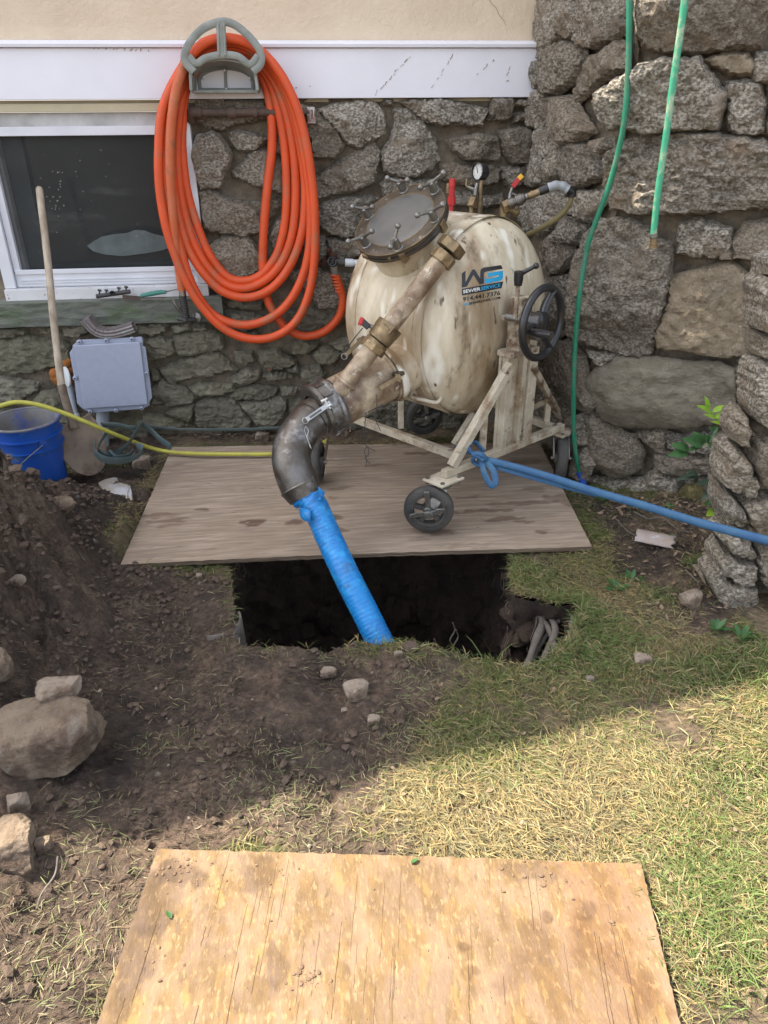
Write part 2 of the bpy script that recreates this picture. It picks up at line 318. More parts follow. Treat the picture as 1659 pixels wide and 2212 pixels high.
def dpoly(x, y, P):
    x = np.asarray(x, float); y = np.asarray(y, float); d = np.full(x.shape, 1e9); n = len(P)
    for i in range(n):
        ax, ay = P[i]; bx, by = P[(i+1) % n]; dx, dy = bx-ax, by-ay; t = np.clip(((x-ax)*dx+(y-ay)*dy)/(dx*dx+dy*dy+1e-12), 0, 1)
        d = np.minimum(d, np.hypot(x-ax-t*dx, y-ay-t*dy))
    return d
# ------------------------------------------------------------------ stones laid in walls
def stone(poly, p0, n, depth, parent, m, seed, name='stone', sp=.013, label=None, rough=1., strat=0., back=.03, round_=.009, grow=.007):
    n = Vector(n).normalized(); ux = Vector((0, 0, 1)).cross(n).normalized(); uy = n.cross(ux); p0 = Vector(p0)
    P = []
    for (x, y) in poly: q = onp(x, y, p0, n)-p0; P.append((q.dot(ux), q.dot(uy)))
    mcx = sum(q[0] for q in P)/len(P); mcy = sum(q[1] for q in P)/len(P)
    P = [((x-mcx)*(1+grow/max(math.hypot(x-mcx, y-mcy), .02))+mcx, (y-mcy)*(1+grow/max(math.hypot(x-mcx, y-mcy), .02))+mcy) for x, y in P]
    R_ = random.Random(seed); B = []
    for i in range(len(P)):
        a = Vector(P[i]); b = Vector(P[(i+1) % len(P)]); L_ = (b-a).length; k = max(1, int(L_/(sp*1.2))); nn = Vector((-(b-a).y, (b-a).x))/max(L_, 1e-6)
        for j in range(k): t = j/k; B.append(a.lerp(b, t)+nn*(R_.uniform(-1, 1)*.0035*rough))
    bp = [tuple(q) for q in B]
    area = abs(sum(P[i][0]*P[(i+1) % len(P)][1]-P[(i+1) % len(P)][0]*P[i][1] for i in range(len(P))))/2
    s_ = max(sp, math.sqrt(area/1500)); xs = [q[0] for q in P]; ys = [q[1] for q in P]
    gx, gy = np.meshgrid(np.arange(min(xs), max(xs), s_), np.arange(min(ys), max(ys), s_)); gx[::2] += s_*.5
    gx = gx.ravel()+rng.uniform(-.25, .25, gx.size)*s_; gy = gy.ravel()+rng.uniform(-.25, .25, gy.size)*s_
    ok = inpoly(gx, gy, bp) & (dpoly(gx, gy, bp) > s_*.45); gx = gx[ok]; gy = gy[ok]
    V2 = [Vector(q) for q in bp]+[Vector((a, b)) for a, b in zip(gx, gy)]
    nb = len(bp); res = delaunay_2d_cdt(V2, [], [list(range(nb))], 1, 1e-7)
    vo = np.array([[q.x, q.y] for q in res[0]]); fo = [f for f in res[2] if len(f) == 3]
    if len(fo) == 0: return None
    d = dpoly(vo[:, 0], vo[:, 1], bp)
    h = depth*(.35+.65*(1-np.exp(-(d/round_)**1.1))); cx, cy = vo.mean(0); rad = math.sqrt(area/PI)
    fl = np.full(len(vo), 1e9)
    for q in range(5):
        th = R_.uniform(0, 2*PI); sl = R_.uniform(.05, .55); c0 = depth*R_.uniform(.8, 1.15)+sl*rad*R_.uniform(.05, .7)
        fl = np.minimum(fl, c0-sl*((vo[:, 0]-cx)*math.cos(th)+(vo[:, 1]-cy)*math.sin(th)))
    h = np.minimum(h, np.maximum(fl, depth*.35)) if True else h
    sx = seed*3.7; e = np.clip(d/.02, 0, 1)
    h = h + e*rough*(.011*fbm(vo[:, 0]*14+sx, vo[:, 1]*14, 0, 3, 1)-.010*np.abs(fbm(vo[:, 0]*22+sx, vo[:, 1]*22, 3, 3, 9))+.0055*fbm(vo[:, 0]*48+sx, vo[:, 1]*45*(1+strat*2), 0, 3, 5))
    h = h + e*rough*.006*(np.abs(((vo[:, 0]*R_.uniform(9, 16)+vo[:, 1]*R_.uniform(9, 16)+.8*fbm(vo[:, 0]*6+sx, vo[:, 1]*6, 0, 2, 14)) % 1)-.5)*2-.5)
    if strat:
        q = vo[:, 1]*np.cos(.12)+vo[:, 0]*np.sin(.12)+.02*fbm(vo[:, 0]*5+sx, vo[:, 1]*5, 0, 2, 2)
        h = h + e*strat*.008*np.abs(((q*26) % 1)-.5)*2
    N_ = np.array(n); X = np.array(ux); Y = np.array(uy); p = np.array(p0)
    v = p+vo[:, :1]*X+vo[:, 1:]*Y+h[:, None]*N_-np.where(d < 1e-4, back, 0)[:, None]*N_*1.
    f = np.array(fo); o = npmesh(name, v, f, m, parent, smooth=(round_ > .03))
    return tag(o, label) if label else o
def zp(k, s):
    L_ = [float(q) for q in s.split()]; return [zz(k, L_[i], L_[i+1]) for i in range(0, len(L_), 2)]
# ------------------------------------------------------------------ the ground, the pit and the mound
PIT = [tuple(gp(x, y)[:2]) for x, y in ((507, 1300), (512, 1403), (560, 1400), (610, 1407), (660, 1402), (705, 1406), (760, 1399), (810, 1402), (860, 1396), (905, 1402), (960, 1415), (1000, 1430), (1060, 1430), (1110, 1438), (1140, 1440), (1180, 1425), (1215, 1395), (1243, 1345), (1255, 1305), (1205, 1312), (1150, 1300), (1108, 1290), (1098, 1250), (1104, 1205))]
PIT += [(.72, 2.75), (.45, 2.95), (-.1, 2.9), (-.32, 2.75), (-.37, 2.5), (-.34, 2.35)]
SHEET1 = [gp(260, 1220, .03), gp(1279, 1180, .03), gp(1165, 955, .045), gp(372, 966, .045)]
SHEET2 = [gp(340, 1834, .03), gp(1385, 1866, .03), gp(1520, 2420, .03), gp(145, 2400, .03)]
def bump2(x, y, cx, cy, rx, ry, p=2): return np.exp(-(((x-cx)/rx)**2+((y-cy)/ry)**2)**(p/2))
MC = gp(60, 1330)
def hgt(x, y):
    x = np.asarray(x, float); y = np.asarray(y, float)
    near = np.clip(1-np.maximum(np.abs(x)-3, np.abs(y-2)-3)/2, 0, 1)
    h = .012*fbm(x*2.2, y*2.2, 0, 3, 3)
    dirt = dirtm(x, y)
    lump = fbm(x*9, y*9, 0, 5, 8, .6)
    h = h + (.004+.016*dirt)*lump*near + (.001+.0055*dirt)*np.abs(fbm(x*38, y*48, 0, 3, 21, .6))*near - .006*dirt*np.abs(fbm(x*14, y*20, 0, 3, 25, .6))*near
    # spoil mound at the left
    m = .44*bump2(x, y, -1.38, 2.12, .53, .66, 5.5)+.13*bump2(x, y, -1.12, 2.78, .42, .40, 2.4)+.10*bump2(x, y, -1.15, 1.5, .35, .4, 2)+.05*bump2(x, y, -.98, 1.1, .3, .35, 2)
    h = h + m*(1+.30*lump) + np.clip(m*3, 0, 1)*.045*fbm(x*5.5, y*5.5, 0, 3, 37)+np.clip(m*3, 0, 1)*.02*np.abs(fbm(x*15, y*15, 0, 2, 39)) + np.clip(m*3, 0, 1)*(.016*fbm(x*28, y*28, 0, 4, 33, .65)-.02*np.abs(fbm(x*9, y*9, 0, 3, 35)))
    # raised lip round the pit
    dp = dpoly(x, y, PIT); h = h + .02*np.exp(-(dp/.06)**2)*(.6+.8*vn(x*8, y*8, 0, 4))*(y < 2.3)
    h = h + .05*bump2(x, y, 1.5, 2.5, .3, .5)
    # pressed flat under the boards
    for Sh in (SHEET1, SHEET2):
        P = [(q.x, q.y) for q in Sh]; ins = inpoly(x, y, P); dd = dpoly(x, y, P); k = np.where(ins, 1., np.clip(1-dd/.05, 0, 1)*.85)
        k = k if Sh is SHEET2 else np.where(ins, 1., np.clip(1-dd/.03, 0, 1)*.8)
        h = h*(1-k)+k*np.minimum(h*.2-.004, .004)
    return h
# dirt (1) against grass (0): regions surveyed on the photograph
DP = [[gp(x, y) for x, y in pl] for pl in (
    [(-700, 900), (380, 930), (370, 960), (255, 1225), (500, 1235), (515, 1400), (700, 1400), (1000, 1432), (960, 1460), (900, 1540), (880, 1600), (840, 1680), (800, 1740), (640, 1800), (430, 1850), (400, 1930), (340, 2050), (290, 2160), (250, 2300), (180, 2600), (-1200, 2600)],
    [(520, 1770), (830, 1745), (870, 1860), (560, 1880), (330, 1900), (250, 2030), (180, 2140), (60, 2020), (150, 1850), (330, 1820)],
    [(1220, 1070), (1560, 1110), (1520, 1250), (1659, 1400), (1500, 1400), (1370, 1260), (1330, 1180), (1280, 1130)],
)]
DP = [[(q.x, q.y) for q in P] for P in DP]
def dirtm(x, y):
    w1 = x+.07*vn(x*5, y*5, 0, 51)+.03*vn(x*17, y*17, 0, 52); w2 = y+.07*vn(x*5, y*5, 3, 53)+.03*vn(x*17, y*17, 3, 54)
    r = np.zeros(np.shape(w1))
    for i, P in enumerate(DP):
        ins = inpoly(w1, w2, P); d = dpoly(w1, w2, P); k = np.where(ins, .5+np.clip(d/.1, 0, .5), .5-np.clip(d/.1, 0, .5)); r = np.maximum(r, k*(1 if i < 2 else .85))
    return r
xs = np.concatenate([-np.geomspace(90, 2.05, 14), np.arange(-1.98, 2.3, .0085), np.geomspace(2.34, 90, 14)])
ys = np.concatenate([-np.geomspace(60, .3, 12)+.3, np.arange(.12, 3.95, .0085), np.geomspace(4.0, 120, 12)])
GX, GY = np.meshgrid(xs, ys); fine = (np.abs(GX) < 2.2) & (GY > .15) & (GY < 3.9)
jx = np.where(fine, rng.uniform(-.3, .3, GX.shape)*.0085, 0); jy = np.where(fine, rng.uniform(-.3, .3, GX.shape)*.0085, 0); GX = GX+jx; GY = GY+jy
GZ = np.where(fine, hgt(GX, GY), np.where(GY > 3.9, -.05, 0))
nx_, ny_ = len(xs), len(ys); idx = np.arange(nx_*ny_).reshape(ny_, nx_)
F4 = np.stack([idx[:-1, :-1], idx[:-1, 1:], idx[1:, 1:], idx[1:, :-1]], -1).reshape(-1, 4)
cxm = GX.ravel()[F4].mean(1); cym = GY.ravel()[F4].mean(1)
F4 = F4[~inpoly(cxm, cym, PIT)]
dm = dirtm(GX, GY); dm = np.where(fine, dm, np.where(GX < -1, 1, 0.))
t1 = np.clip(.5+.5*fbm(GX*6, GY*6, GZ*6, 4, 61), 0, 1)[..., None]; t2 = np.clip(.5+.8*fbm(GX*25, GY*25, GZ*25, 3, 62), 0, 1)[..., None]
soil = (np.array([.072, .047, .033])*(1-t1)+np.array([.185, .125, .086])*t1)*(.65+.6*t2)
wet = np.clip(fbm(GX*3.2+4, GY*3.2, 0, 3, 63)*2-.15, 0, 1)[..., None]*.5; soil = soil*(1-wet)
sunlit_soil = np.clip((1.52+.12*vn(GX*3, GY*3, 0, 66)-GY)*3.5, 0, 1)[..., None]; soil = soil*(1-sunlit_soil)+(soil*1.1+np.array([.075, .05, .034]))*sunlit_soil  # paler soil painted into the near strip to carry its sunlit brightness
ochre = np.clip(bump2(GX, GY, -1.25, 2.35, .45, .5)*1.3, 0, 1)[..., None]*np.clip(fbm(GX*7, GY*7, GZ*7, 4, 64)*1.4+.2, 0, 1)[..., None]; soil = soil*(1-ochre*.6)+np.array([.17, .12, .075])*ochre*.6
thatch = (np.array([.14, .10, .06])*(1-t1)+np.array([.26, .19, .115])*t1)*(.7+.6*t2)
colg = soil*dm[..., None]+thatch*(1-dm[..., None])
chip = (rng.random(GX.shape) < .003+.03*bump2(GX, GY, -1.3, 2.5, .4, .5))[..., None]*dm[..., None]; colg = colg*(1-chip)+np.array([.35, .3, .25])*chip
G['soil'] = mat('damp_soil', (.1, .07, .05), (.5, .5, .5), 45, .82, bump=1, bsc=60, bdist=.018, attr='Col', bmp2=(18, .03), ramp=(.35, .6), stretch=(1, 1.5, 1))
npmesh('ground', np.stack([GX.ravel(), GY.ravel(), GZ.ravel()], 1), F4, 'soil', cols=colg.reshape(-1, 3), kind='structure')
# pit walls and floor
pl = [Vector(p) for p in PIT]; ring = []
for i in range(len(pl)):
    a, b = pl[i], pl[(i+1) % len(pl)]; k = max(1, int((b-a).length/.014))
    for j in range(k): ring.append(a.lerp(b, j/k))
cen = sum(ring, Vector((0, 0)))/len(ring); nr = len(ring); rows = 46; PV = []
ra = np.array([[q.x, q.y] for q in ring]); od = np.roll(ra, -1, 0)-np.roll(ra, 1, 0); on = np.stack([od[:, 1], -od[:, 0]], 1); on /= np.linalg.norm(on, axis=1)[:, None]+1e-9
sgn = 1 if np.sum((ra[:, 0]*np.roll(ra[:, 1], -1)-np.roll(ra[:, 0], -1)*ra[:, 1])) > 0 else -1; on *= sgn
for r_ in range(rows+1):
    z = -.006-.85*(r_/rows); u = r_/rows
    off = .012+.05*min(1, u*5)*(.4+.6*np.abs(vn(ra[:, 0]*3, ra[:, 1]*3, z*3, 71)))+.045*fbm(ra[:, 0]*11, ra[:, 1]*11, z*11, 5, 72, .62)*min(1, u*8)-.05*u
    q = ra+on*off[:, None]; PV.append(np.column_stack([q, np.full(nr, z)]))
PV = np.concatenate(PV+[np.array([[cen.x, cen.y, -.86]])]); pf = []
for r_ in range(rows):
    for k in range(nr): k2 = (k+1) % nr; pf.append((r_*nr+k, r_*nr+k2, (r_+1)*nr+k2, (r_+1)*nr+k))
pf += [(rows*nr+k, rows*nr+(k+1) % nr, len(PV)-1, len(PV)-1) for k in range(nr)]
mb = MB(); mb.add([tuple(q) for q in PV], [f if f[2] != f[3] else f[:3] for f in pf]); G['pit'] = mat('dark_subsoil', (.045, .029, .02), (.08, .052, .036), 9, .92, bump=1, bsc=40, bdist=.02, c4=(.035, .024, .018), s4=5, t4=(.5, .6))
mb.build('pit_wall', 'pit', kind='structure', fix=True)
# ------------------------------------------------------------------ house: stucco, trim, unseen gable added to shape sun and shade
house = thing('house', (-.1, W, 0), 'cream stucco house wall with white trim board over a rubble stone basement', 'house')
TZ0, TZ1 = 1.60, 1.79; XE = 1.085
mb = MB(); mb.prism([(-9, W+.02, TZ1+.01), (XE, W+.02, TZ1+.01), (XE, W+.02, 4.4), (-9, W+.02, 4.4)], (0, .1, 0)); mb.build('stucco_wall', 'stucco', house)
rk = lambda x: 6.45-.50*x
for xa_, xb_, za_, zb_ in ((-9, -1.97, 4.4, None), (-1.97, -1.78, 4.4, 5.5), (-1.97, -1.78, 6.1, None), (-1.78, -1.41, 4.4, None), (-1.41, -1.26, 4.4, 5.05), (-1.41, -1.26, 6.15, None), (-1.26, -1.08, 4.4, None), (-1.08, -.90, 4.4, 4.6), (-1.08, -.90, 5.7, None), (-.90, XE, 4.4, None)):
    mb = MB(); mb.prism([(xa_, W+.02, za_), (xb_, W+.02, za_), (xb_, W+.02, zb_ or rk(xb_)), (xa_, W+.02, zb_ or rk(xa_))], (0, .02, 0)); mb.build('gable_board', 'stucco', house)  # out of view: rake casts the shade edge, slots pass added sun patches
mb = MB(); mb.box((-3.95, W+.01, (TZ0+TZ1)/2), ((1, 0, 0), (0, 1, 0), (0, 0, 1)), (5.03, .03, (TZ1-TZ0)/2)); mb.build('trim_board', 'trim', house, .002)
mb = MB(); mb.prism([(-9, W-.035, TZ1+.002), (-9, W-.038, TZ1+.016), (-9, W+.018, TZ1+.032), (-9, W+.018, TZ1+.002)], (10.082, 0, 0)); mb.build('drip_cap', 'trim', house, .002)
mb = MB(); mb.box((-4.2, W+.11, 1.592), ((1, 0, 0), (0, 1, 0), (0, 0, 1)), (5.2, .08, .006)); mb.build('soffit_strip', 'cream', house)
# foundation: mortar bed around window opening, stones as sub-parts
win = dict(x0=-1.47, x1=-.52, z0=.76, z1=1.567)
found = MB()
def grid_sheet(mb, f, nu, nv, hole=None):
    vs = []; fs = []
    for j in range(nv+1):
        for i in range(nu+1): vs.append(f(i/nu, j/nv))
    for j in range(nv):
        for i in range(nu):
            q = (j*(nu+1)+i, j*(nu+1)+i+1, (j+1)*(nu+1)+i+1, (j+1)*(nu+1)+i)
            if hole:
                c = sum((Vector(vs[k]) for k in q), Vector())/4
                if hole(c): continue
            fs.append(q)
    mb.add(vs, fs)
def bw(u, v):
    x = -3+4.25*u; z = -.2+1.8*v; return (x, W+.034-.018*mnoise.fractal(Vector((x*9, 1.7, z*9)), 1, 2, 4)-.004*mnoise.noise(Vector((x*50, 0, z*50))), z)
grid_sheet(found, bw, 230, 100, lambda c: win['x0'] < c.x < win['x1'] and c.z > win['z0']-.02)
bed = found.build('foundation_wall', 'mortar', house, fix=False)
mb = MB(); mb.box((-5.6, W+.1, .7), ((1, 0, 0), (0, 1, 0), (0, 0, 1)), (2.7, .08, .88)); mb.build('foundation_wall', 'mortar', house)
BWP = ((0, W, 0), (0, -1, 0)); sid = 0
BW_ST = [('a', s) for s in '''110 60 330 55 560 70 690 70 700 230 560 260 430 270 330 320 210 300 110 250
120 370 230 330 300 360 370 450 400 520 380 600 340 650 325 790 150 795 110 700 80 560 80 470
370 330 450 320 560 340 690 370 680 410 590 480 480 490 400 440
395 650 470 590 560 500 640 470 720 490 820 560 830 700 820 830 690 800 560 760 420 690
140 830 230 800 330 850 450 900 600 900 720 870 810 880 790 950 700 1060 620 1140 520 1180 350 1165 190 1130 160 1000
230 1260 330 1180 450 1190 530 1190 590 1260 640 1330 650 1440 560 1500 420 1520 300 1500 220 1420
690 1180 760 1050 850 1000 950 1100 1000 1250 900 1400 760 1330
700 380 960 340 980 560 850 700 830 540 740 480
950 90 1080 160 1210 260 1330 430 1240 545 1050 545 1030 350 950 200
1090 150 1180 120 1300 90 1430 80 1560 90 1640 160 1650 230 1650 340 1540 405 1430 465 1345 425 1230 310
1080 700 1230 600 1430 480 1560 415 1620 500 1600 600 1560 740 1430 810 1250 840 1100 880 1060 800
1100 950 1170 900 1300 880 1500 850 1600 870 1500 960 1450 1080 1440 1180 1310 1190 1190 1160 1100 1080
1180 1200 1430 1210 1480 1330 1300 1390 1200 1320
850 1480 1100 1440 1200 1480 1420 1500 1400 1700 1280 1760 1100 1770 1050 1640 900 1560
1080 1200 1160 1180 1170 1320 1100 1400 1060 1340'''.split('\n')]
BW_ST += [('b', s) for s in '''350 80 480 60 700 60 950 110 1100 140 1060 200 1030 290 850 270 700 280 560 240 450 150
310 150 420 150 520 230 600 320 650 400 690 560 620 640 470 700 330 690 230 650 210 500 290 380 320 270
210 110 250 60 300 70 300 120
740 400 860 370 1000 340 1160 370 1190 480 1160 570 1050 560 890 550 800 480
1120 60 1280 60 1280 170 1230 240 1080 230 1100 160
1290 180 1440 150 1450 230 1290 260
1170 320 1280 290 1430 300 1440 470 1400 590 1290 590 1200 500
690 600 800 580 980 620 1100 600 1180 640 1150 740 1000 770 850 760 700 720
1190 620 1400 615 1400 750 1250 790 1170 700
800 820 950 820 1100 850 1190 830 1230 920 1000 950 780 930
200 760 250 700 340 710 380 800 230 850
400 720 650 720 700 800 560 900 420 860
1300 60 1430 60 1430 130 1300 130'''.split('\n')]
LOW = [('c', s) for s in '''0 230 130 225 220 260 200 300 60 310 -200 300 -200 240
-250 330 0 330 150 310 250 300 340 320 500 340 560 380 560 520 400 560 230 600 100 600 0 570 -250 560
300 240 420 240 420 270 350 280
-250 620 0 640 120 650 330 690 290 760 180 820 80 860 -250 860
270 830 330 760 450 740 560 770 600 900 400 900 300 870
510 220 680 200 760 250 640 300 520 310
1100 190 1390 175 1350 260 1250 300 1120 280
700 940 1100 950 1250 1000 1200 1130 900 1160 720 1100
-250 900 300 900 700 940 680 1180 -250 1180
600 400 1200 330 1230 850 700 860'''.split('\n')]
LOW += [('d', s) for s in '''250 300 400 270 480 250 600 260 650 300 665 410 550 430 430 450 310 460 270 380
140 570 250 520 400 470 560 430 640 450 780 580 660 600 520 630 400 640 260 700 180 640
80 720 160 660 330 720 440 800 400 840 260 870 80 860
380 720 480 680 740 690 755 760 600 780 450 790
430 850 560 800 760 820 850 940 900 1000 850 1060 640 1060 430 1030
180 920 300 870 420 860 410 950 390 1000 250 960
750 430 900 420 920 500 860 530 770 510
950 420 1100 410 1260 500 1240 530 1100 570 1040 590 960 530
725 640 850 560 960 570 970 640 880 690 760 690
960 610 1100 590 1230 610 1230 640 1050 670
1170 560 1270 530 1290 600 1200 600
760 740 900 700 1120 720 1080 790 950 810 700 810
780 850 950 830 1100 800 1200 820 1150 950 1060 1040 960 1050 910 980
1130 710 1310 725 1230 770 1140 780
1160 390 1300 340 1430 340 1420 400 1330 450 1230 440
1380 440 1500 380 1640 430 1540 530 1440 520
1520 370 1700 300 1800 400 1650 430
640 130 700 90 850 110 980 130 980 200 830 260 700 220
1200 100 1380 60 1700 40 1700 180 1480 230 1300 300 1230 210
700 260 900 240 1000 330 980 370 760 340
410 210 500 200 560 240 420 260
210 200 380 190 400 250 260 280
60 560 130 600 150 650 80 660
20 330 140 300 240 330 290 430 200 470 50 500 20 400
0 940 170 940 240 970 350 1010 420 1040 0 1060
1280 560 1440 540 1500 600 1440 680 1300 660
1200 820 1800 700 2600 800 2600 1100 1200 1060
640 20 760 0 980 20 980 90 720 70'''.split('\n')]
for k, s in BW_ST:
    sid += 1; stone(zp(k, s), *BWP, random.Random(sid).uniform(.035, .07), bed, 'stone', sid, strat=.2*(sid % 3))
for k, s in LOW:
    sid += 1; stone(zp(k, s), *BWP, random.Random(sid).uniform(.025, .045), bed, 'stone_low', sid, strat=.8)
# sill slab
sillp = MB(); sl = onp(475, 690, (0, W, 0), (0, -1, 0))
def slabf(u, v):
    x = -2.6+(2.6-.425)*u; e = .006*mnoise.fractal(Vector((x*7, v*2, 0)), 1, 2, 3)
    if v < .35: return (x, W+.10-(v/.35)*.165, .752+.002*mnoise.noise(Vector((x*20, v*9, 0))))
    q = (v-.35)/.65; return (x, W-.065-.008*mnoise.fractal(Vector((x*11, 2, q*4)), 1, 2, 4)+.01*q, .75-q*.117-.5*e*q)
grid_sheet(sillp, slabf, 190, 22); sillp.box((-.43, W-.02, .69), ((1, 0, 0), (0, 1, 0), (0, 0, 1)), (.004, .045, .055))
sillp.build('window_sill', 'sill', house, fix=False)
# window set into the wall
def bx(name, x0, x1, y0, y1, z0, z1, m, par, bev=.002, **kw):
    mb = MB(); mb.box(((x0+x1)/2, (y0+y1)/2, (z0+z1)/2), ((1, 0, 0), (0, 1, 0), (0, 0, 1)), (abs(x1-x0)/2, abs(y1-y0)/2, abs(z1-z0)/2)); return mb.build(name, m, par, bev, **kw)
wnd = MB(); wnd.box((-.995, W+.13, 1.17), ((1, 0, 0), (0, 1, 0), (0, 0, 1)), (.43, .004, .36)); wnd = wnd.build('window', 'glass', house)
Yf = W-.005
X0, X1 = -1.452, -.488
bx('sill_board', X0, X1, Yf-.02, Yf+.12, .752, .805, 'peel', wnd)
bx('casing', X0-.0, X0+.052, Yf+.0, Yf+.12, .807, 1.575, 'frame', wnd); bx('casing', X1-.052, X1, Yf, Yf+.12, .807, 1.575, 'frame', wnd)
bx('head_board', X0+.054, X1-.054, Yf+.004, Yf+.12, 1.553, 1.584, 'cream', wnd)
xa, xb = X0+.054, X1-.054
bx('top_rail', xa, xb, Yf+.03, Yf+.11, 1.49, 1.551, 'dirtyframe', wnd); bx('top_rail', xa+.02, xb-.02, Yf+.022, Yf+.028, 1.46, 1.497, 'frame', wnd)
bx('bottom_rail', xa, xb, Yf+.02, Yf+.11, .807, .875, 'frame', wnd); bx('bottom_rail', xa+.004, xb-.004, Yf+.012, Yf+.019, .868, .89, 'frame', wnd)
for k in range(3): bx('track', xa+.02, xb-.02, Yf+.013, Yf+.0195, .815+.012*k, .819+.012*k, 'frame', wnd, 0)
bx('side_rail', xa, xa+.03, Yf+.02, Yf+.11, .877, 1.488, 'frame', wnd); bx('side_rail', xb-.03, xb, Yf+.02, Yf+.11, .877, 1.488, 'frame', wnd)
bx('side_rail', xa+.031, xa+.048, Yf+.05, Yf+.1, .877, 1.458, 'dirtyframe', wnd)
mb = MB(); mb.add([(xa+.03, Yf+.045, .885), (xb-.03, Yf+.045, .885), (xb-.03, Yf+.045, 1.47), (xa+.03, Yf+.045, 1.47)], [(0, 1, 2, 3)]); mb.build('insect_screen', 'screen', wnd)
bx('blind_edge', xa+.05, xa+.135, Yf+.10, Yf+.104, .88, 1.48, 'blind', wnd, 0)  # pale strip added to imitate a reflection band in the pane
sm = zp('w', '710 1385 760 1350 830 1310 930 1290 1040 1280 1100 1255 1180 1260 1260 1290 1360 1310 1390 1400 1330 1420 1200 1445 1000 1470 850 1455 760 1430')
mb = MB(); mb.prism([onp(x, y, (0, Yf+.0415, 0), (0, -1, 0)) for x, y in sm], (0, .0015, 0)); mb.build('dust_smear', 'dust', wnd)
mb = MB()
for q in range(46):
    if q < 22: fx, fy = random.gauss(475, 28), random.uniform(760, 1150)
    else: fx, fy = random.uniform(300, 1250), random.uniform(580, 1480)
    p = onp(*zz('w', fx, fy), (0, Yf+.04, 0), (0, -1, 0)); a = random.uniform(-.4, .4); L_ = random.uniform(.002, .008)
    mb.bar(p, p+Vector((math.cos(a)*L_, 0, math.sin(a)*L_)), .0012, .0012)
    if q < 22: mb.bar(p+Vector((L_/2, 0, -L_*.4)), p+Vector((L_/2, 0, L_*.4)), .0012, .0012)
mb.build('lint_flecks', 'fleck', wnd, kind='stuff')
# ------------------------------------------------------------------ projecting rubble pier to the right of the house wall
ZM.update({'q': (1040, 1180, .69328), 'o': (1360, 640, .5252), 'l': (1800, 1030, .21008), 'v': (1840, 980, .4832), 'y': (1760, 620, .5672)})
c0 = Vector((1.078, W, 0)); c1 = gp(1235, 1035); c2 = gp(1480, 1078); dF = (c2-c1).normalized(); c3 = c1+dF*1.9
nF = Vector((0, 0, 1)).cross(dF); nF = -nF if nF.y > 0 else nF
dL = (c1-c0).normalized(); nL = Vector((dL.y, -dL.x, 0)); nL = -nL if nL.x > 0 else nL
pier = thing('stone_pier', c1, 'projecting wall of big rough granite blocks with the green hoses hanging down its face', 'stone wall')
mb = MB()
def pwf(u, v):
    L1 = (c1-c0).length; L2 = 1.9; s = u*(L1+L2); z = -.15+2.75*v
    p = c0+dL*s if s < L1 else c1+dF*(s-L1); n = nL if s < L1 else nF
    q = .014*mnoise.fractal(Vector((p.x*9, p.y*9, z*9)), 1, 2, 4)+.005*mnoise.noise(p*40+Vector((0, 0, z*40)))
    return p-n*(.046-1.8*q)+Vector((0, 0, z))
grid_sheet(mb, pwf, 190, 170)
mb.prism([c0+Vector((-.0, .3, -.15))-nL*.05, c1-nL*.05-nF*.05+Vector((0, 0, -.15)), c3-nF*.05+Vector((0, 0, -.15)), c3+Vector((0, 1.6, -.15)), c0+Vector((0, 1.0, -.15))], (0, 0, 2.75))
pbed = mb.build('mortar_bed', 'mortar', pier, fix=False)
LF = [('e', s) for s in '''110 -30 290 -30 300 60 290 200 240 280 190 400 110 400 80 200
300 60 400 0 420 90 450 150 400 240 340 260 290 200
430 -30 690 -30 690 230 600 280 520 320 440 310 390 280 450 170
190 400 250 310 330 280 430 340 430 420 370 540 250 630 190 640
60 450 130 410 185 420 180 570 110 600
350 650 400 500 500 380 550 370 620 265 690 300 690 470 560 530 460 610 370 700
50 640 180 600 185 800 140 880 75 860
190 660 340 660 400 760 490 890 390 960 320 975 240 930 200 800
60 900 190 870 280 950 290 1000 200 1080 170 1240 20 1260 40 1100
290 1010 350 970 460 990 520 1070 555 1200 480 1230 330 1280 290 1150
200 1090 280 1010 290 1180 220 1230
20 1330 130 1300 260 1310 300 1380 280 1470 180 1600 60 1560 10 1450
310 1400 360 1290 440 1310 545 1290 545 1380 450 1500 370 1470
230 1600 290 1480 430 1520 390 1659 230 1659
490 950 600 930 600 1000 540 1060'''.split('\n')]
LF += [('f', s) for s in '''120 90 240 30 320 40 340 180 290 260 240 300 150 270 110 160
160 340 290 320 310 440 290 600 260 680 170 600
100 700 180 640 280 700 180 860 110 900
180 870 290 760 410 880 425 1000 480 1200 430 1240 330 1200 220 1100
350 1280 420 1250 430 1450 360 1480
60 950 170 930 210 1100 320 1230 340 1400 200 1400 60 1200
340 1500 420 1480 470 1600 420 1700 350 1650'''.split('\n')]
FF = [('e', s) for s in '''760 -30 1700 -30 1640 200 1600 330 1400 330 1180 350 900 360 830 310 780 230
740 490 790 450 960 410 1180 400 1290 530 1380 650 1340 800 1310 870 1060 885 820 900 740 860 600 880 490 740 490 640 600 570
1230 400 1380 370 1500 370 1570 420 1540 510 1400 490 1260 440
1370 570 1500 560 1600 590 1630 700 1630 890 1500 910 1400 870 1390 700
720 960 830 910 1100 900 1400 920 1700 960 1850 1400 1400 1420 1100 1440 760 1440 600 1410 560 1250 560 1060 640 990
1590 360 1900 340 1900 560 1600 560 1560 500
1660 600 1900 600 1900 930 1660 900'''.split('\n')]
